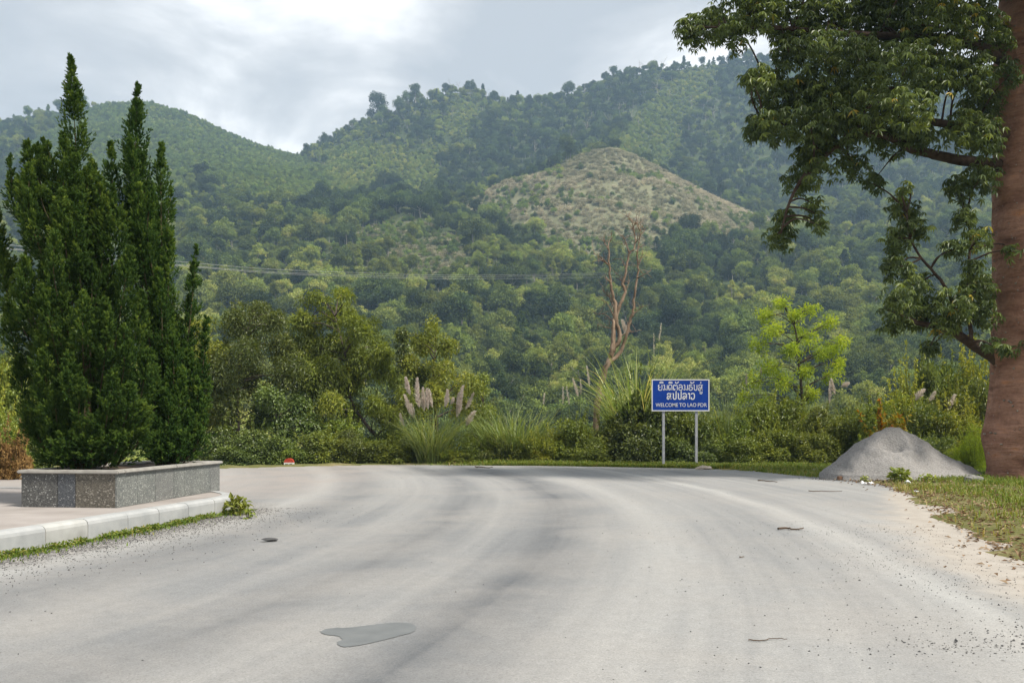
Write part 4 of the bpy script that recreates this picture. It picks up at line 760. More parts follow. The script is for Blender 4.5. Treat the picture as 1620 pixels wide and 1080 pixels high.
# ------------------------------------------------------------------ road sign
sdp = 33.4; sl_, sr_ = P(1031, 0, sdp)[0], P(1122, 0, sdp)[0]; zt_, zb_ = P(0, 600, sdp)[2], P(0, 650, sdp)[2]
sb = np.array([(sl_ + sr_) / 2, sdp, gz((sl_ + sr_) / 2, sdp)]); Wp, Hp = sr_ - sl_, zt_ - zb_
sg = empty('welcome_sign', sb, 'blue rectangular road sign with white lettering on two grey posts', 'sign')
zc = (zt_ + zb_) / 2 - sb[2]
a = Acc(); box(a, (-Wp / 2, -.012, zc - Hp / 2), (Wp / 2, .012, zc + Hp / 2), 0, .004); pan = obj('panel', a.mesh('panel', M['signblue']), sg)
bw = .035; a = Acc()
for lo, hi in (((-Wp / 2 - .006, -.02, zc + Hp / 2 - bw), (Wp / 2 + .006, -.0145, zc + Hp / 2 + .006)), ((-Wp / 2 - .006, -.02, zc - Hp / 2 - .006), (Wp / 2 + .006, -.0145, zc - Hp / 2 + bw)), ((-Wp / 2 - .006, -.02, zc - Hp / 2 + bw), (-Wp / 2 + bw, -.0145, zc + Hp / 2 - bw)), ((Wp / 2 - bw, -.02, zc - Hp / 2 + bw), (Wp / 2 + .006, -.0145, zc + Hp / 2 - bw))): box(a, lo, hi)
obj('border', a.mesh('border', M['signwhite']), pan)
for px in (1050, 1102):
    x = (px - CX) / F * sdp - sb[0]; a = Acc(); box(a, (x - .048, .016, gz(x + sb[0], sdp) - sb[2] - .2), (x + .048, .09, zc + Hp / 2 - .08), 0, .008); obj('post', a.mesh('post', M['steel']), sg)
# lettering strokes, drawn in units of a 1620 x 953 sheet whose panel spans x 100..1530, y 70..855
def sp(x, y): return np.array([(x - 815) / 1430 * Wp, -.017, zc - (y - 462) / 785 * Hp])
def stroke(acc, pts, w=26):
    c = curve_pts([sp(*p) for p in pts], 4) if len(pts) > 2 else np.array([sp(*p) for p in pts]); w = w / 1430 * Wp / 2
    t = unit(np.gradient(c, axis=0)); nn = np.stack([-t[:, 2], 0 * t[:, 0], t[:, 0]], 1); n = len(c)
    V = np.concatenate([c + nn * w, c - nn * w]); q = np.arange(n - 1); acc.quads(V, np.stack([q, q + 1, n + q + 1, n + q], 1))
def glyph_i(x): return [[(x, 160), (x + 22, 136), (x + 52, 128), (x + 84, 140), (x + 102, 160)], [(x, 160), (x + 102, 160)]]
def glyph_n(x): return [[(x, 222), (x + 14, 205), (x + 26, 222), (x + 26, 318)], [(x + 26, 318), (x + 10, 334), (x + 2, 318), (x + 22, 306), (x + 66, 322), (x + 98, 330)], [(x + 94, 204), (x + 94, 330)]]
def glyph_s(x, y): return [[(x + 4, y + 40), (x + 10, y + 12), (x + 45, y), (x + 72, y + 24), (x + 80, y + 60), (x + 80, y + 138)], [(x + 80, y + 130), (x + 40, y + 66), (x + 6, y + 84), (x + 4, y + 134), (x + 34, y + 142), (x + 46, y + 112), (x + 66, y + 112), (x + 102, y + 140)], [(x + 62, y + 18), (x + 84, y + 6), (x + 104, y + 14)]]
def glyph_p(x, y): return [[(x, y + 8), (x + 18, y), (x + 22, y + 30), (x + 20, y + 110), (x + 44, y + 140), (x + 78, y + 134), (x + 88, y + 100), (x + 88, y - 46), (x + 98, y - 50)]]
line1 = [[(290, 205), (268, 216), (268, 246), (300, 262), (318, 258)], [(300, 262), (270, 284), (272, 322), (312, 338), (350, 322), (354, 204)]] + glyph_i(290) + glyph_n(392)
line1 += [[(545, 286), (562, 300), (552, 328), (528, 324), (518, 286), (516, 236), (538, 208), (572, 204), (598, 222), (602, 334)]] + glyph_i(514)
line1 += [[(668, 296), (676, 322), (652, 334), (640, 300), (638, 236), (660, 206), (686, 230), (708, 206), (732, 230), (734, 334)], [(690, 124), (692, 156), (716, 164), (744, 152), (772, 124)]]
line1 += [[(772, 224), (800, 204), (840, 210), (856, 250), (852, 318), (814, 338), (776, 320), (774, 280), (808, 262), (852, 264)]] + glyph_n(896)
line1 += [[(1106, 206), (1066, 202), (1030, 214), (1038, 240), (1082, 252), (1108, 282), (1100, 324), (1062, 338), (1028, 322), (1024, 290), (1050, 276)], [(1070, 122), (1074, 152), (1102, 162), (1130, 150), (1156, 122)]]
line1 += [[(1134, 212), (1152, 204), (1158, 230), (1154, 308), (1180, 336), (1214, 328), (1224, 296), (1224, 204)]] + glyph_s(1262, 202) + [[(1318, 130), (1318, 166)], [(1298, 366), (1302, 372), (1302, 412), (1322, 426), (1346, 412), (1346, 366)]]
line2 = glyph_s(484, 416) + glyph_p(616, 418) + glyph_p(742, 418) + [[(872, 446), (886, 422), (918, 414), (950, 430), (962, 470), (962, 556)], [(962, 550), (922, 484), (884, 496), (874, 540), (896, 560), (916, 546), (908, 520)], [(1000, 440), (1016, 418), (1038, 428), (1040, 556)], [(1078, 440), (1096, 420), (1130, 416), (1156, 440), (1158, 520), (1130, 558), (1092, 556), (1078, 530), (1096, 512)]]
a = Acc(); [stroke(a, s, 21) for s in line1]; obj('lettering', a.mesh('lettering', M['signgrey']), pan)
a = Acc(); [stroke(a, s, 26) for s in line2]; obj('lettering', a.mesh('lettering', M['signwhite']), pan)
def text_mesh(body, x0, x1, y0, y1, m, off):
    cu = bpy.data.curves.new('lettering', 'FONT'); cu.body = body; cu.offset = off; o = bpy.data.objects.new('lettering', cu); COL.objects.link(o); bpy.context.view_layer.update()
    me = bpy.data.meshes.new_from_object(o.evaluated_get(bpy.context.evaluated_depsgraph_get())); bpy.data.objects.remove(o); bpy.data.curves.remove(cu)
    co = np.array([v.co[:] for v in me.vertices]); lo, hi = co.min(0), co.max(0); A0, A1_ = sp(x0, y1), sp(x1, y0)
    for v in me.vertices:
        f_ = (np.array(v.co) - lo) / np.maximum(hi - lo, 1e-6); v.co = (A0[0] + (A1_[0] - A0[0]) * f_[0], -.017, A0[2] + (A1_[2] - A0[2]) * f_[1])
    me.materials.clear(); me.materials.append(M[m]); return me
obj('lettering', text_mesh('WELCOME TO LAO', 195, 1205, 655, 748, 'signwhite', .006), pan); obj('lettering', text_mesh('PDR', 1245, 1470, 655, 748, 'signgrey', .004), pan)

# ------------------------------------------------------------------ milestone
md = 35.6; mx = (457.5 - CX) / F * md; mz = CH + (HY - 724.5) / F * md; mb = np.array([mx, md, gz(mx, md) - .12]); mh = mz - mb[2]; mw = .19
ms_ = empty('milestone', mb, 'small white kilometre stone with rounded red top at the far road edge', 'milestone')
def slab(acc, pts, y0, y1):
    n = len(pts); V = [(x, y0, z) for x, z in pts] + [(x, y1, z) for x, z in pts]; acc.add(V, [[0, k, k + 1] for k in range(1, n - 1)] + [[n, n + k + 1, n + k] for k in range(1, n - 1)]); acc.quads(V, [[k, k + n, (k + 1) % n + n, (k + 1) % n] for k in range(n)])
a = Acc(); slab(a, [(-mw, 0), (mw, 0), (mw, mh - .17), (-mw, mh - .17)], -.09, .09); body = obj('body', a.mesh('body', M['white']), ms_)
a = Acc(); slab(a, [(mw * math.cos(t), mh - .17 + .17 * math.sin(t)) for t in np.linspace(0, PI, 19)], -.09, .09); obj('top', a.mesh('top', M['red']), ms_)
a = Acc()
for x in (-.12, -.075, -.03, .05, .085, .12): box(a, (x - .014, -.093, mh - .27), (x + .014, -.0905, mh - .215)); box(a, (x - .02, -.0925, mh - .25), (x + .02, -.0902, mh - .235))
tag(obj('lettering', a.mesh('lettering', M['black']), body), kind='stuff')

# ------------------------------------------------------------------ gravel heap
hx, hy = (1412 - CX) / F * 26.4, 26.4; nr, na = 70, 150; rr = np.linspace(0, 1, nr) ** .8; aa = np.linspace(0, 2 * PI, na, endpoint=False); RR, AA = np.meshgrid(rr, aa, indexing='ij')
Rt = 2.14 + .10 * np.sin(AA * 3 + 1) + .50 * np.exp(-(((AA + PI) % (2 * PI) - PI) / .42) ** 2) + .06 * np.sin(AA * 7); X = RR * Rt * np.cos(AA); Y = RR * Rt * np.sin(AA) * .68
zz = 1.52 * (np.clip(1 - RR, 0, 1) ** 1.12); zz = 1.36 - np.log1p(np.exp((1.36 - zz) * 9)) / 9 + .02; zz = np.where(np.cos(AA) < 0, zz + .16 * np.sin(PI * np.clip(RR, 0, 1)) * -np.cos(AA), zz)
hol = np.exp(-((X + .28) / .40) ** 2 - ((Y + .45) / .28) ** 2); zz = zz - .48 * hol + .14 * np.exp(-((X - .20 + .15 * Y) / .12) ** 2 - ((Y + .42) / .32) ** 2) + .12 * np.exp(-((Y + .78 + .08 * X) / .11) ** 2) * sst(-1.2, -.7, X) * sst(.6, .2, X)
zz = zz + .42 * fbm(X * 1.5 + 3, Y * 1.5, 5, 4) * sst(1.0, .8, RR) + .09 * fbm(AA * 9, RR * 1.5, 3, 14) * sst(.15, .4, RR) * sst(1, .85, RR) + .03 * fbm(X * 9, Y * 9, 3, 6) * (RR < .99); zz = np.where(RR > .985, -.18, zz)
V = np.stack([X, Y, zz], -1).reshape(-1, 3); i = np.arange(nr - 1)[:, None] * na; j = np.arange(na)[None]; a = Acc(); a.quads(V, np.stack([i + j, i + na + j, i + na + (j + 1) % na, i + (j + 1) % na], -1).reshape(-1, 4))
hz0 = gz(hx, hy); tag(obj('gravel_heap', a.mesh('gravel_heap', M['gravelsand'], True), None, (hx, hy, hz0)), 'conical heap of grey crushed gravel with a scooped crest on the verge', 'gravel heap')
def rock_mesh(name, sx, sy, sz, m, seed, sub=3):
    b = bmesh.new(); bmesh.ops.create_icosphere(b, subdivisions=sub, radius=1); r_ = np.random.default_rng(seed); pl_ = [(unit(r_.normal(size=3)), r_.uniform(.55, .85)) for _ in range(9)]
    for v in b.verts:
        p = np.array(v.co[:]); 
        for nrm, dd_ in pl_:
            e = p @ nrm - dd_
            if e > 0: p = p - nrm * e * .9
        v.co = p * [sx, sy, sz] * (1 + .06 * r_.normal() * .4)
    me = bpy.data.meshes.new(name); b.to_mesh(me); b.free(); me.materials.append(m); return me
def rock(px, py, sx, sy, sz, m, label, seed, dz_=0, cat='rock', group=None, name='rock'):
    g = G(px, py, .05); z = max(gz(g[0], g[1]), 0); tag(obj(name, rock_mesh(name, sx, sy, sz, m, seed), None, (g[0], g[1], z + sz * .35 + dz_), rng.uniform(0, 3)), label, cat, group)
rock(1545, 762, .26, .2, .17, M['rock'], 'angular grey rock at the trailing foot of the gravel heap', 4)
rock(1532, 766, .16, .14, .12, M['rock'], 'smaller grey rock lying against the angular one at the heap foot', 5)
rock(1113, 740, .32, .2, .13, M['tanrock'], 'flat tan rock in the grass right of the sign posts', 6)
rock(1290, 746, .16, .12, .08, M['tanrock'], 'small tan stone at the left foot of the gravel heap', 9)
rock(1338, 731, .2, .2, .07, M['tanrock'], 'tan stone lying on spilled soil behind the heap flank', 12)
rock(1436, 738 + 26, .09, .08, .06, M['litter'], 'pale stone in the verge grass below the gravel heap', 13)
g = G(1334, 757.5, .03); a = Acc(); box(a, (-.16, -.07, 0), (.16, .07, .12), 0, .012); tag(obj('brick', a.mesh('brick', M['brick']), None, (g[0], g[1], .0), .1), 'single brown brick at the road edge below the gravel heap', 'brick')
def crumple(px, py, s, label, seed):
    r_ = np.random.default_rng(seed); gx_, gy_ = np.meshgrid(np.linspace(-1, 1, 8), np.linspace(-1, 1, 8)); z = np.abs(r_.normal(0, .22, gx_.shape)) * s; g = G(px, py, .05); zb = max(gz(g[0], g[1]), 0)
    tag(obj('plastic_litter', grid_mesh('plastic_litter', gx_ * s * (1 + r_.normal(0, .1, gx_.shape)), gy_ * s * .6, z + .03, M['litter'], {}), None, (g[0], g[1], zb)), label, 'litter')
crumple(1372, 763.5, .15, 'crumpled white plastic bag at the grass edge below the heap', 1); crumple(1317, 754, .10, 'small white plastic scrap beside the brown brick', 2); crumple(1450, 778, .06, 'tiny white scrap on the fallen leaves at the verge edge', 3)
def stick(pts, r0, label, seed):
    r_ = np.random.default_rng(seed); r0 = r0 * .62; c = curve_pts([G(*p, .012) for p in pts], 5); c = c + r_.normal(0, r0 * .5, c.shape); c[:, 2] = np.abs(c[:, 2] - .012) + r0 + .004; a = Acc(); tube(a, c, np.linspace(r0, r0 * .5, len(c)), 6); tag(obj('fallen_stick', a.mesh('fallen_stick', M['stick'])), label, 'stick')
stick([(1231, 837), (1245, 836), (1258, 838), (1271, 836)], .028, 'dark curled stick lying on the open road below the gravel heap', 1)
stick([(1184, 1011), (1205, 1012), (1225, 1009), (1245, 1010)], .008, 'thin straight twig on the road in the foreground', 2)
stick([(1198, 760), (1212, 761), (1230, 763)], .03, 'dark stick on the road in front of the bushes right of the sign', 3)
stick([(752, 739), (765, 740), (780, 740)], .04, 'dark debris stick at the far side of the bend', 4)
stick([(1170, 880), (1172, 881), (1178, 880)], .012, 'short twig scrap in the middle of the right lane', 5)
stick([(1279, 777), (1300, 777), (1332, 777)], .018, 'long thin stick on the road in front of the brick', 6)
g = G(426, 853, .03); tag(obj('stone', rock_mesh('stone', .12, .06, .028, simple('dark_stone', (.04, .04, .042), .8, 12, (.08, .08, .08)), 7), None, (g[0], g[1], .028), .3), 'dark flat stone lying on the road beyond the kerb', 'stone')
# ------------------------------------------------------------------ power cables over the valley
for k, (y0, y1, y2, lab) in enumerate(((414, 434.5, 430.5, 'upper cable of the power line crossing the valley'), (419, 437, 432.5, 'middle cable of the power line crossing the valley'), (420.5, 440.5, 437, 'lower cable of the power line crossing the valley'))):
    pts = [P(-60, y0 - 34, 80), P(285, y0, 100), P(520, (y0 + y1) / 2 + 5.5, 130), P(800, y1 + .4, 210), P(1015, y2, 505)]
    c = curve_pts(pts, 14); a = Acc(); tube(a, c, .019, 5); tag(obj('power_cable', a.mesh('power_cable', M['wire'], True)), lab, 'cable')
# ------------------------------------------------------------------ hillside woods
def crown_mesh(w, h, ncl, per, L, seed, m='hill_leaf', shape='round', z0=.25):
    global rng; kp = rng; rng = np.random.default_rng(seed); fo = Acc()
    for k in range(ncl):
        d = unit(rng.normal(size=3)); f_ = rng.uniform(.45, .9)
        if shape == 'round': c = d * [w / 2, w / 2, h * (1 - z0) / 2] * f_ + [0, 0, h * (1 + z0) / 2]; r = w * rng.uniform(.13, .22)
        elif shape == 'dome': d[2] = abs(d[2]); c = d * [w / 2, w / 2, h * .55] * f_ + [0, 0, h * .42]; r = w * rng.uniform(.12, .19)
        elif shape == 'cone': t = rng.random(); c = np.array([d[0] * w / 2 * (1.05 - t), d[1] * w / 2 * (1.05 - t), h * (z0 + (1 - z0) * t)]); r = w * rng.uniform(.12, .2) * (1.15 - .7 * t)
        else: d[2] = abs(d[2]); c = d * [w / 2, w / 2, h * .8] * f_; r = w * rng.uniform(.15, .25)
        clump(fo, c, (r, r, r * .8), per, L, L * .55, .5 + rng.normal(0, .2), .2, .5, .3, .15, jit=.8)
    rng = kp; return fo.mesh('crown', M[m])
def trunk_mesh(h, r, seed, nb=5, m='palebark'):
    r_ = np.random.default_rng(seed); a = Acc(); c = curve_pts([[0, 0, -1], [r_.normal(0, .2), r_.normal(0, .2), h * .45], [r_.normal(0, .5), r_.normal(0, .5), h * .92]], 5); tube(a, c, np.linspace(r, r * .3, len(c)), 6)
    for k in range(nb):
        p = c[int(len(c) * r_.uniform(.45, .85))]; e = p + np.array([r_.normal(0, 1.8), r_.normal(0, 1.8), r_.uniform(1, 3)]); tube(a, curve_pts([p, (p + e) / 2 + [0, 0, -.2], e], 3), np.linspace(r * .4, r * .12, 7), 4)
    return a.mesh('trunk', M[m], True)
def bare_mesh(h, seed):
    r_ = np.random.default_rng(seed); a = Acc()
    def gr(p, d, L, r, dep):
        pts = [p]; 
        for k in range(4): d = unit(d + r_.normal(0, .16, 3)); pts.append(pts[-1] + d * L / 4)
        tube(a, pts, np.linspace(r, r * .55, 5), 5 if dep else 6)
        if dep < 3:
            for k in range(3 if dep else 5): q = pts[r_.integers(2, 5)]; gr(q, unit(d * .8 + r_.normal(0, .6, 3) + [0, 0, .25]), L * r_.uniform(.35, .6), r * .5, dep + 1)
    gr(np.array([0, 0, -1.0]), np.array([0, 0, 1.0]), h * .75, .2, 0); return a.mesh('trunk', M['palebark'], True)
KIND = [   # mould, crown mesh, trunk mesh, label, group
    ('hillside_tree', crown_mesh(9, 11, 30, 120, .6, 31), trunk_mesh(8, .25, 1), 'round-crowned tree in the wood on the lower hillside', 'round trees of the lower hillside wood'),
    ('hillside_tree', crown_mesh(7, 13, 26, 110, .58, 32, z0=.4), trunk_mesh(11, .25, 2), 'tall upright tree with bare pale stem in the lower hillside wood', 'tall trees of the lower hillside wood'),
    ('hillside_tree', crown_mesh(12, 10, 42, 130, .6, 33, shape='dome'), trunk_mesh(6, .35, 3), 'broad dome-shaped tree in the wood on the lower hillside', 'dome trees of the lower hillside wood'),
    ('hillside_tree', crown_mesh(6, 11, 26, 95, .55, 34, shape='cone', z0=.15), trunk_mesh(9, .2, 4), 'narrow pointed tree in the wood on the lower hillside', 'pointed trees of the lower hillside wood')]
bush_crown = crown_mesh(4.4, 3.6, 16, 70, .52, 35, 'scrub', 'bush'); bush_crown2 = crown_mesh(3.4, 4.4, 14, 70, .5, 36, 'scrub', 'round', .05)
def grass_tuft(seed):
    global rng; kp = rng; rng = np.random.default_rng(seed); a = Acc(); blades(a, 46, (.9, 2.2), 1.3, .35, .22, .35, .15, seg=4); n = 26
    p = np.concatenate([rng.normal(0, .8, (n, 2)), rng.uniform(1.4, 2.2, (n, 1))], 1); leaves(a, p, rdir(n) * .35 + [0, 0, 1], rdir(n), rng.uniform(.45, .8, n), .24, .95); rng = kp; return a.mesh('tuft', M['hillgrass'])
tuft_me = grass_tuft(40)
# sample the slopes
def scatter(sp_, y0, y1, ulim=.82):
    pts = []; y = y0
    gx_ = np.arange(-ulim * y1, ulim * y1, sp_); gy_ = np.arange(y0, y1, sp_); X, Y = np.meshgrid(gx_, gy_); X = X.ravel() + rng.uniform(-.95, .95, X.size) * sp_; Y = Y.ravel() + rng.uniform(-.95, .95, Y.size) * sp_
    k = np.abs(X) < ulim * Y; X, Y = X[k], Y[k]; Z = ground_z(X, Y); return X, Y, Z, *proj(X, Y, Z)
RIDGE_LIGHT = [[(1005, 300), (960, 250), (1000, 190), (1060, 130), (1110, 100), (1150, 110), (1090, 190), (1070, 260)], [(505, 245), (560, 225), (640, 235), (620, 275), (520, 285)], [(690, 215), (720, 160), (760, 165), (740, 220)], [(500, 330), (560, 250), (690, 240), (700, 300), (600, 320)]]
LEFTHILL = [(40, 230), (170, 160), (240, 155), (300, 180), (400, 225), (480, 250), (560, 290), (500, 330), (420, 320), (300, 315), (200, 330), (0, 340), (0, 270)]
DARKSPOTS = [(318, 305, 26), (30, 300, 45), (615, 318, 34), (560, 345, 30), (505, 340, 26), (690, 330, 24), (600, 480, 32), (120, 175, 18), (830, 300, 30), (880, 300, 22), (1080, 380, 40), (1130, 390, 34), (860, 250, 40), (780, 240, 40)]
X, Y, Z, PXs, PYs = scatter(6.0, 150, 1085)
kn = inknoll(PXs, PYs, X, Y) & (Y > 480) & (Y < 690); pa = inpatch(PXs, PYs, X, Y) & (Y > 400) & (Y < 640)
light = np.zeros(len(X), bool)
for pg in RIDGE_LIGHT: light |= inpoly(PXs, PYs, pg) & (Y > 700)
lh = inpoly(PXs, PYs, LEFTHILL) & (Y > 600)
cn = fbm(X / 60, Y / 60, 3, 21) * 2; cn2 = fbm(X / 25, Y / 25, 2, 22) * 2
forest = ~kn & ~light & ~lh & ~(pa & (cn2 < .25)); forest |= lh & (cn2 > .55) & (PYs > 235)
dark = np.zeros(len(X))
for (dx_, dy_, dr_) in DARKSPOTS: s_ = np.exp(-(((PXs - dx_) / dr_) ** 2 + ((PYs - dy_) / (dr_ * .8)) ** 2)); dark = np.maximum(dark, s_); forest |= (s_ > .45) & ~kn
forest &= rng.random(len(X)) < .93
tint = np.clip(.40 + .65 * cn + .4 * cn2 + rng.normal(0, .25, len(X)) - .6 * dark - .22 * sst(640, 760, Y) * sst(700, 900, PXs) - .08 * sst(600, 900, Y) + .12 * sst(1100, 1300, PXs) * sst(420, 360, Y) * sst(560, 430, PYs), 0, .86)  # cloud shade over the upper right slope is put into the tree tint
scl = np.clip(np.exp(rng.normal(-.32, .32, len(X))), .35, 1.5) * (1 - .12 * (cn > .2)) * np.where(dark > .4, 1.25, 1); scl = scl * np.where(rng.random(len(X)) < .07, 1.45, 1) * np.interp(Y, [150, 400, 700, 1080], [1.15, 1.08, .95, .88])
scl = np.where(Y < 330, np.minimum(scl, 1.15), np.minimum(scl, 1.6)); kindf = rng.choice(4, len(X), p=[.46, .22, .17, .15]); rot = rng.uniform(0, 6.28, len(X))
fi = np.where(forest)[0]
# the largest ones in view become trees of their own
score = scl[fi] / Y[fi] * ((PXs[fi] > 280) & (PXs[fi] < 1560) & (PYs[fi] > 330) & (PYs[fi] < 655)) * (Y[fi] > 225)
order = fi[np.argsort(-score)][:230]; single = np.zeros(len(X), bool); single[order] = True
protos = [None] * 4
for q in order:
    nm, cme, tme, lab, grp = KIND[kindf[q]]
    hue = 'dark ' if tint[q] < .28 else ('pale yellowish ' if tint[q] > .68 else 'mid-green ')
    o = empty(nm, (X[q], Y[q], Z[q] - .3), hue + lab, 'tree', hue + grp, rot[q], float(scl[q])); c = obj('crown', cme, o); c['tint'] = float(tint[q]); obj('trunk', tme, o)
    if protos[kindf[q]] is None: protos[kindf[q]] = (c, o.children[1] if len(o.children) > 1 else None)
def one(px, py, kind, s, tint_, label, name='hillside_tree', y_rng=(230, 1080), group=None):
    """stand one tree where the line of sight meets the slope"""
    ys__ = np.arange(y_rng[0], y_rng[1], 2.0); xs__ = (px - CX) / F * ys__; zs__ = ground_z(xs__, ys__); k = np.argmax(HY - (zs__ - CH) / ys__ * F < py); k = len(ys__) - 1 if k == 0 else k
    o = empty(name, (xs__[k], ys__[k], zs__[k] - .3), label, 'tree', group, rng.uniform(0, 6), s)
    c = obj('crown', KIND[kind][1], o); c['tint'] = tint_; obj('trunk', KIND[kind][2], o); return o
one(505, 372, 0, 1.25, .98, 'bright yellow-green round tree standing out against dark trees on the hillside'); one(300, 385, 2, 1.3, .85, 'pale olive dome-shaped tree on the hillside just right of the junipers')
one(408, 425, 0, 1.1, .8, 'light green round tree above the power cables on the left slope', y_rng=(300, 900)); one(610, 500, 2, 1.35, .02, 'very dark broad tree on the slope above the vine-hung tree'); one(615, 330, 2, 1.5, .02, 'dark broad tree crowning the spur left of the grassy knoll')
one(545, 350, 2, 1.5, .05, 'wide dark tree on the spur beside the bright yellow-green tree'); one(745, 320, 0, .9, .1, 'dark tree at the left tip of the grassy knoll', y_rng=(500, 900)); one(992, 385, 3, .9, .08, 'single dark pointed tree on the lower edge of the grassy knoll', y_rng=(450, 700))
one(330, 305, 2, 1.4, .03, 'dark round tree on the left hill below the saddle', y_rng=(500, 1000)); one(390, 500, 0, 1.0, .85, 'light green tree low on the slope behind the slender olive tree')
# trees along the skyline
bare = [bare_mesh(14, 51), bare_mesh(11, 52)]
sky_x = list(np.linspace(492, 600, 15)) + list(np.linspace(610, 900, 30)) + list(np.linspace(915, 1330, 36)) + [20, 45, 62, 78, 92, 108, 128]
for q, px in enumerate(sky_x):
    px = px + rng.normal(0, 4); yv = np.arange(900, 1120, 5.0); xv = (px - CX) / F * yv; zv = ground_z(xv, yv); k = int(np.argmax(zv / yv)); yk = yv[k] - rng.uniform(0, 14); xk = (px - CX) / F * yk; zk = gz(xk, yk) - .4
    if rng.random() < (.34 if px < 1100 else .12) and px > 400:
        o = empty('bare_tree', (xk, yk, zk), 'bare pale leafless tree standing on the wooded skyline', 'tree', 'bare trees on the skyline', rng.uniform(0, 6), float(rng.uniform(.8, 1.35))); obj('trunk', bare[q % 2], o)
    else:
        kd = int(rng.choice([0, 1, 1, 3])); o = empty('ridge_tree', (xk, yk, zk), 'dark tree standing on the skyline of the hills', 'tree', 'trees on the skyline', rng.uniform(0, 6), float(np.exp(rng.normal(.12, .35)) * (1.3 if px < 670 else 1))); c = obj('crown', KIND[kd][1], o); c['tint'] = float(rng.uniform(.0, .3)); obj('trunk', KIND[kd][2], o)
# scattered pale bare trees in the upper wood
for px, py in ((345, 0), (745, 285), (750, 275), (980, 180), (1000, 195), (1010, 205), (930, 215), (1095, 170), (1115, 200), (1120, 175), (1130, 190), (1300, 240), (1385, 300), (960, 205), (905, 225), (1040, 150), (1060, 160), (845, 250), (640, 205), (655, 195), (715, 190)):
    if py == 0: continue
    yv = np.arange(680, 1060, 3.0); xv = (px - CX) / F * yv; zv = ground_z(xv, yv); k = np.argmax(HY - (zv - CH) / yv * F < py)
    if k == 0: continue
    o = empty('bare_tree', (xv[k], yv[k], zv[k]), 'bare pale leafless tree among the woods of the upper slope', 'tree', 'bare trees in the upper woods', rng.uniform(0, 6), float(rng.uniform(1.0, 1.5))); obj('trunk', bare[(px // 5) % 2], o)
# the rest of the woods, scrub and hill grass: far too many to count
def gn_scatter(name, sets, moulds):
    """sets: per mould (x, y, z, rot, scale, tint) arrays; moulds: list of lists of objects already standing in the scene"""
    cols = [np.concatenate([s[q] for s in sets]) for q in range(6)]; kd = np.concatenate([np.full(len(s[0]), k) for k, s in enumerate(sets)])
    me = bpy.data.meshes.new(name); n = len(kd); me.vertices.add(n); me.vertices.foreach_set('co', np.stack(cols[:3], 1).astype(np.float32).ravel())
    for nm, v in (('rot', cols[3]), ('size', cols[4]), ('tint', cols[5])): at = me.attributes.new(nm, 'FLOAT', 'POINT'); at.data.foreach_set('value', v.astype(np.float32))
    at = me.attributes.new('mould', 'INT', 'POINT'); at.data.foreach_set('value', kd.astype(np.int32))
    o = bpy.data.objects.new(name, me); COL.objects.link(o); g = bpy.data.node_groups.new(name, 'GeometryNodeTree')
    g.interface.new_socket('Geometry', in_out='INPUT', socket_type='NodeSocketGeometry'); g.interface.new_socket('Geometry', in_out='OUTPUT', socket_type='NodeSocketGeometry')
    gi = g.nodes.new('NodeGroupInput'); go = g.nodes.new('NodeGroupOutput'); jn = g.nodes.new('GeometryNodeJoinGeometry'); g.links.new(jn.outputs[0], go.inputs[0])
    def attr(nm, ty): a = g.nodes.new('GeometryNodeInputNamedAttribute'); a.data_type = ty; a.inputs[0].default_value = nm; return a.outputs[0]
    rt = g.nodes.new('ShaderNodeCombineXYZ'); g.links.new(attr('rot', 'FLOAT'), rt.inputs[2]); sz = attr('size', 'FLOAT'); mo = attr('mould', 'INT')
    for k, ml in enumerate(moulds):
        cmp_ = g.nodes.new('FunctionNodeCompare'); cmp_.data_type = 'INT'; cmp_.operation = 'EQUAL'; ins = [s for s in cmp_.inputs if s.type == 'INT']; g.links.new(mo, ins[0]); ins[1].default_value = k
        for mob in ml:
            oi = g.nodes.new('GeometryNodeObjectInfo'); oi.inputs[0].default_value = mob; oi.inputs['As Instance'].default_value = True; oi.transform_space = 'ORIGINAL'
            ip = g.nodes.new('GeometryNodeInstanceOnPoints'); g.links.new(gi.outputs[0], ip.inputs['Points']); g.links.new(cmp_.outputs[0], ip.inputs['Selection']); g.links.new(oi.outputs['Geometry'], ip.inputs['Instance'])
            g.links.new(rt.outputs[0], ip.inputs['Rotation']); g.links.new(sz, ip.inputs['Scale']); g.links.new(ip.outputs[0], jn.inputs[0])
    md_ = o.modifiers.new('scatter', 'NODES'); md_.node_group = g; return o
rest = forest & ~single
sets = [tuple(v[rest & (kindf == k)] for v in (X, Y, Z - .3, rot, scl, tint)) for k in range(4)]
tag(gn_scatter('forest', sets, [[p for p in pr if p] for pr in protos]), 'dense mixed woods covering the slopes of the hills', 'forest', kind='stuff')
# scrub moulds stand on the left hill as shrubs of their own
def hill_shrub(px, py, me, lab, s, t_):
    yv = np.arange(560, 1050, 3.0); xv = (px - CX) / F * yv; zv = ground_z(xv, yv); k = max(int(np.argmax(HY - (zv - CH) / yv * F < py)), 1); o = empty('hill_shrub', (xv[k], yv[k], zv[k]), lab, 'shrub', None, 1.0, s); c = obj('foliage', me, o); c['tint'] = t_; return c
m1 = hill_shrub(330, 215, bush_crown, 'low spreading shrub on the bare shoulder of the left hill', 1.1, .5); m2 = hill_shrub(420, 250, bush_crown2, 'upright shrub beside the saddle between the two hills', 1.1, .4)
X2, Y2, Z2, PX2, PY2 = scatter(3.7, 380, 1070)
kn2 = inknoll(PX2, PY2, X2, Y2) & (Y2 > 480) & (Y2 < 690); pa2 = inpatch(PX2, PY2, X2, Y2) & (Y2 > 400) & (Y2 < 640); lt2 = np.zeros(len(X2), bool)
for pg in RIDGE_LIGHT: lt2 |= inpoly(PX2, PY2, pg) & (Y2 > 700)
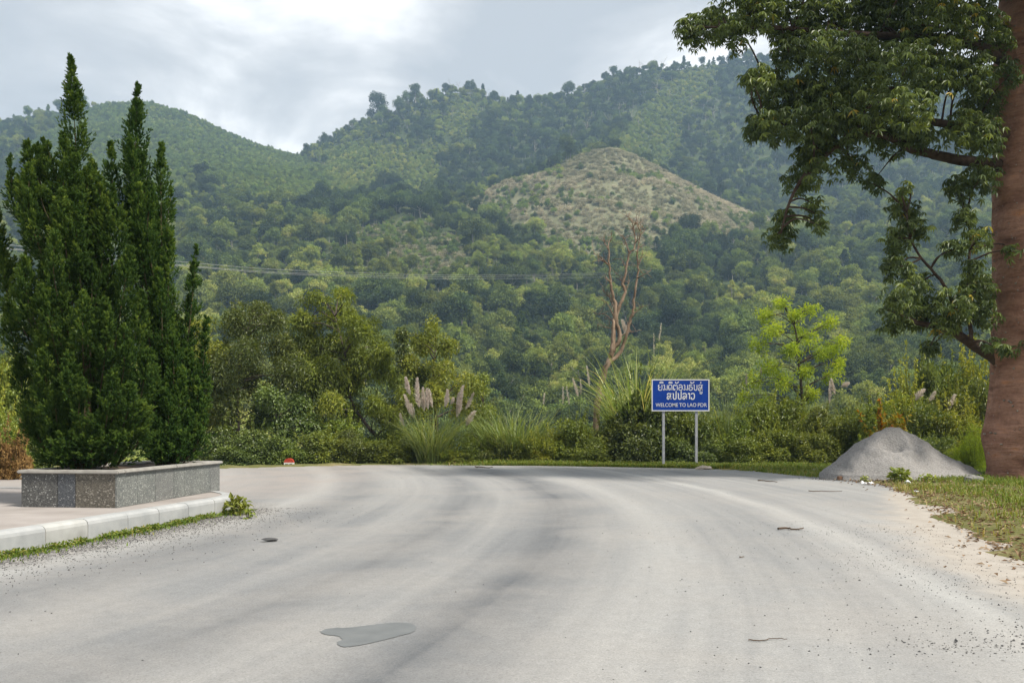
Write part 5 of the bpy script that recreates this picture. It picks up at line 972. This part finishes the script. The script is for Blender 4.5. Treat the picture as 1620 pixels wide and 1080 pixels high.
lh2 = inpoly(PX2, PY2, LEFTHILL) & (Y2 > 600); c3 = fbm(X2 / 30, Y2 / 30, 3, 33) * 2
sc = (lt2 | lh2 | (pa2 & (rng.random(len(X2)) < .5)) | (kn2 & (rng.random(len(X2)) < .9 * np.exp(-((PX2 - 800) / 55) ** 2 - ((PY2 - 314) / 13) ** 2) + .55 * sst(345, 415, PY2) + .3 * (c3 > .15) + .06))); t2 = np.clip(.5 + .3 * c3 + rng.normal(0, .15, len(X2)) + .3 * lt2 + .02 * lh2, 0, 1); r2 = rng.uniform(0, 6.28, len(X2)); s2 = rng.uniform(.6, 1.2, len(X2)); kk = rng.random(len(X2)) < .6
tag(gn_scatter('hill_scrub', [tuple(v[sc & s_] for v in (X2, Y2, Z2, r2, s2, t2)) for s_ in (kk, ~kk)], [[m1], [m2]]), 'low green scrub on the open shoulders of the hills', 'scrub', kind='stuff')
k3 = (kn2 & ~sc) | (pa2 & ~sc & (rng.random(len(X2)) < .8))
X3, Y3 = np.concatenate([X2[k3] + rng.normal(0, 1.2, k3.sum()) for _ in range(6)]), np.concatenate([Y2[k3] + rng.normal(0, 1.2, k3.sum()) for _ in range(6)]); Z3 = ground_z(X3, Y3); n3 = len(X3)
px3, py3 = proj(X3, Y3, Z3); rim = polydist(px3, py3, [(742, 326), (800, 297), (850, 282), (870, 300), (920, 292), (990, 288), (1060, 287), (1120, 313), (1222, 354)], False); rim2 = polydist(px3, py3, [(825, 340), (900, 333), (1000, 342), (1060, 352), (1130, 360)], False)
t3 = np.clip(.5 + .5 * np.exp(-rim / 11) + .5 * np.exp(-rim2 / 8) + .5 * fbm(X3 / 22, Y3 / 22, 3, 8) + rng.normal(0, .15, n3), 0, 1)  # crest lines lightened in the grass colour, standing for lit ridges
hg = empty('hill_grass_tuft', (X3[0], Y3[0], Z3[0]), 'pale seeding grass tuft at the edge of the grassy knoll', 'grass', None, 0, 1.0); tf = obj('blades', tuft_me, hg); tf['tint'] = .6
tag(gn_scatter('hill_grass', [(X3[1:], Y3[1:], Z3[1:], rng.uniform(0, 6.28, n3 - 1), rng.uniform(.45, .95, n3 - 1), t3[1:])], [[tf]]), 'pale plumed grass covering the rounded knoll on the hillside', 'grass', kind='stuff')
print('forest', rest.sum(), 'scrub', sc.sum(), 'grass', n3)

# ------------------------------------------------------------------ verge grass, weeds, leaves, stones
def grass_blades(acc, x, y, z, Lr, wd, v, lean=.5):
    n = len(x); th = rng.uniform(0, 2 * PI, n); d = np.stack([np.cos(th), np.sin(th), 0 * th], 1); L = rng.uniform(*Lr, n)[:, None]; ln = rng.uniform(.1, lean, n)[:, None]; p = np.stack([x, y, z], 1); s = np.stack([-d[:, 1], d[:, 0], 0 * th], 1) * wd * rng.uniform(.6, 1.2, n)[:, None] / 2
    m_ = p + d * L * ln * .4 + [0, 0, 1] * L * .6; t = p + d * L * ln * 1.3 + [0, 0, 1] * L * (1 - .3 * ln)
    V = np.stack([p - s, p + s, m_ + s * .8, m_ - s * .8, t], 1).reshape(-1, 3); b = np.arange(n)[:, None] * 5; acc.add(V, np.concatenate([b + [0, 1, 2], b + [0, 2, 3], b + [3, 2, 4]]), np.repeat(np.clip(v, 0, 1), 5))
g_ = Acc()
n = 150000; x = rng.uniform(4.5, 21, n); y = 8 + 26 * rng.random(n) ** 1.0; ins = inpoly(x, y, ROAD); d = polydist(x, y, ROAD); z = ground_z(x, y); cov = fbm(x * .5, y * .5, 3, 61) * 2 + .9 * sst(.4, 3.2, d) - .35 + .35 * sst(20, 24, y)
k = ~ins & (z > -.01) & (rng.random(n) < np.clip(cov * 1.5 + .1, .05, 1)); x, y, z, d, cov = x[k], y[k], z[k], d[k], cov[k]
grass_blades(g_, x, y, z - .01, (.05, .19), .02, .45 - .45 * np.clip(cov - .4, 0, 1) + .5 * np.exp(-d / .8) + rng.normal(0, .17, len(x)), .9)
n = 60000; t = rng.random(n); q = rng.integers(0, 1, n); x = rng.uniform(-12, 11, n); e = rng.exponential(.55, n) - .25; y = farfar(x) + e; y = np.where(x > 8, rng.uniform(27, 34, n), y); ins = inpoly(x, y, ROAD); d = polydist(x, y, ROAD); z = ground_z(x, y); k = (~ins | (d < .25)) & (rng.random(n) < np.clip(.35 + fbm(x * .8, y * .8, 3, 71) * 2 + .6 * sst(-3, 3, x), .1, 1)) & (x > -1.5 + 2 * rng.normal(0, 1, n) * .5); x, y, z = x[k], y[k], np.maximum(z[k], -.02)
grass_blades(g_, x, y, z, (.05, .20), .028, .5 + rng.normal(0, .2, len(x)), .8)
tag(obj('verge_grass', g_.mesh('verge_grass', M['grass'])), 'short grass on the verge along the edge of the road', 'grass', kind='stuff')
w_ = Acc(); n = 9000; uu = rng.uniform(klen * .18, klen * .57, n); c = kf(uu); tn = kf(uu + .05) - c; tn = unit(tn); out = np.stack([tn[:, 1], -tn[:, 0], 0 * uu], 1); off = rng.exponential(.10, n) + .005; k = rng.random(n) < np.clip(.5 + fbm(uu * 1.1, uu * 0, 3, 81) * 2.6, .05, 1); p = (c + out * off[:, None])[k]
grass_blades(w_, p[:, 0], p[:, 1], p[:, 2], (.015, .06), .018, .35 + rng.normal(0, .25, len(p)), .9)
for _ in range(150): u_ = rng.uniform(klen * .18, klen * .56); c0 = kf(np.array([u_]))[0]; t0 = unit(kf(np.array([u_ + .05]))[0] - c0); clump(w_, c0 + np.array([t0[1], -t0[0], 0]) * rng.uniform(.03, .16) + [0, 0, .03], (.09, .08, .03), 22, .045, .028, .45, .25, .8, .2, 0)
tag(obj('kerb_weeds', w_.mesh('kerb_weeds', M['grass'])), 'low weeds growing along the foot of the kerb', 'weeds', kind='stuff')
def weed(px, py, s, label, nl=70, m='shrub'):
    g = G(px, py, .02); a = Acc(); z = max(gz(g[0], g[1]), 0); clump(a, (0, 0, s * .45), (s * .8, s * .8, s * .6), nl, s * .5, s * .32, .6, .2, .6, .15, .1)
    st = Acc(); [tube(st, [[0, 0, -.02], np.append(rng.normal(0, s * .35, 2), s * .7)], [.008, .004], 4) for _ in range(5)]; o = empty('weed_plant', (g[0], g[1], z), label, 'weed'); obj('leaves', a.mesh('leaves', M[m]), o); obj('stems', st.mesh('stems', M['stem']), o)
weed(374, 812, .26, 'broad-leaved green weed at the rounded end of the kerb', 110); weed(392, 818, .15, 'small weed sprawling on the gravel off the kerb end', 60)
weed(1424, 763, .32, 'leafy green weed at the front foot of the gravel heap', 150); weed(1367, 762, .15, 'small weed sprig at the left front of the heap', 60); weed(1465, 765, .2, 'low yellowish weed at the right front of the heap', 80, 'yellow'); weed(1478, 766, .16, 'tiny weed beside the low yellowish weed', 40)
l_ = Acc(); n = 14000; x = rng.uniform(4.8, 15, n); y = rng.uniform(8.5, 26, n); d = polydist(x, y, ROAD); ins = inpoly(x, y, ROAD); z = np.maximum(ground_z(x, y), 0); k = (~ins & (rng.random(n) < np.clip(1.15 * np.exp(-d / 2.2), .08, 1))) | (ins & (d < .7) & (rng.random(n) < .22 * np.exp(-d / .25))); n = k.sum()
p = np.stack([x[k], y[k], z[k] + .012 + .02 * rng.random(n)], 1); D = rdir(n) * [1, 1, .25]; leaves(l_, p, D, rdir(n) * .35 + [0, 0, 1], rng.uniform(.05, .12, n), .045, rng.random(n), fold=.3, droop=.1)
tag(obj('fallen_leaves', l_.mesh('fallen_leaves', M['dryleaf'])), 'dry brown leaves scattered on the verge', 'leaves', kind='stuff')
def pebbles(acc, x, y, z, s):
    n = len(x); base = np.array([[1, 0, 0], [-1, 0, 0], [0, 1, 0], [0, -1, 0], [0, 0, 1], [0, 0, -.4]], float); f = np.array([[0, 2, 4], [2, 1, 4], [1, 3, 4], [3, 0, 4], [2, 0, 5], [1, 2, 5], [3, 1, 5], [0, 3, 5]])
    th = rng.uniform(0, 6.28, n); V = base[None] * s[:, None, None] * rng.uniform(.5, 1.2, (n, 6, 1)) * [1, 1, .7]; c, si = np.cos(th)[:, None], np.sin(th)[:, None]; V = np.stack([V[..., 0] * c - V[..., 1] * si, V[..., 0] * si + V[..., 1] * c, V[..., 2]], -1) + np.stack([x, y, z + s * .25], 1)[:, None]
    acc.add(V.reshape(-1, 3), (np.arange(n)[:, None, None] * 6 + f[None]).reshape(-1, 3), np.repeat(np.clip(rng.normal(.4, .25, n), 0, 1), 6))
s_ = Acc(); n = 60000; x = rng.uniform(-1, 6.6, n); y = rng.uniform(4.8, 15, n); lobe = 1.0 * np.exp(-(((x - 4.6) / 1.0) ** 2 + ((y - 6.7) / .55) ** 2)) + .5 * np.exp(-(((x - 3.4) / 1.0) ** 2 + ((y - 6.35) / .22) ** 2)) + .25 * np.exp(-(((x - 4.7) / .8) ** 2 + ((y - 9.6) / 1.7) ** 2)) + .16 * np.exp(-(((x - 5.6) / .6) ** 2 + ((y - 13) / 1.2) ** 2)) + .03 * sst(0, 4, x)
k = (rng.random(n) < lobe * (.35 + 1.3 * np.clip(fbm(x * 1.5, y * 3, 3, 91) + .4, 0, 1))) & inpoly(x, y, ROAD); pebbles(s_, x[k], y[k], 0 * x[k], rng.uniform(.003, .010, k.sum()) * (1 + .6 * (rng.random(k.sum()) < .08)))
n = 9000; uu = rng.uniform(klen * .18, klen * .57, n); c = kf(uu); tn = unit(kf(uu + .05) - c); out = np.stack([tn[:, 1], -tn[:, 0], 0 * uu], 1); p = c + out * (.12 + rng.exponential(.45, n))[:, None]; pebbles(s_, p[:, 0], p[:, 1], 0 * p[:, 0], rng.uniform(.004, .013, n))
n = 900; pebbles(s_, rng.uniform(-9, 8, n), rng.uniform(5, 32, n), np.zeros(n), rng.uniform(.003, .010, n))
n = 700; th = rng.uniform(PI, 2 * PI, n); rr = 2.1 + rng.exponential(.18, n); x, y = hx + rr * np.cos(th), hy + .68 * rr * np.sin(th); pebbles(s_, x, y, np.maximum(ground_z(x, y), 0), rng.uniform(.012, .035, n))
tag(obj('loose_gravel', s_.mesh('loose_gravel', M['pebble'])), 'loose dark gravel scattered over the road edges', 'gravel', kind='stuff')

# ------------------------------------------------------------------ haze in the valley air
m = bpy.data.materials.new('haze'); m.use_nodes = True; t = m.node_tree; t.nodes.clear(); out = t.nodes.new('ShaderNodeOutputMaterial'); pv = t.nodes.new('ShaderNodeVolumePrincipled'); t.links.new(pv.outputs[0], out.inputs['Volume'])
pv.inputs['Color'].default_value = (.52, .74, 1.0, 1); pv.inputs['Density'].default_value = HAZE; pv.inputs['Anisotropy'].default_value = .2
a = Acc(); box(a, (-1560, -300, float(ZZ.min()) - 1.5), (1560, 2150, float(ZZ.max()) + 28)); hzb = obj('haze', a.mesh('haze', m)); tag(hzb, 'thin bluish haze filling the valley air', 'haze', kind='stuff')

print('triangles', sum(len(m.polygons) for m in bpy.data.meshes))
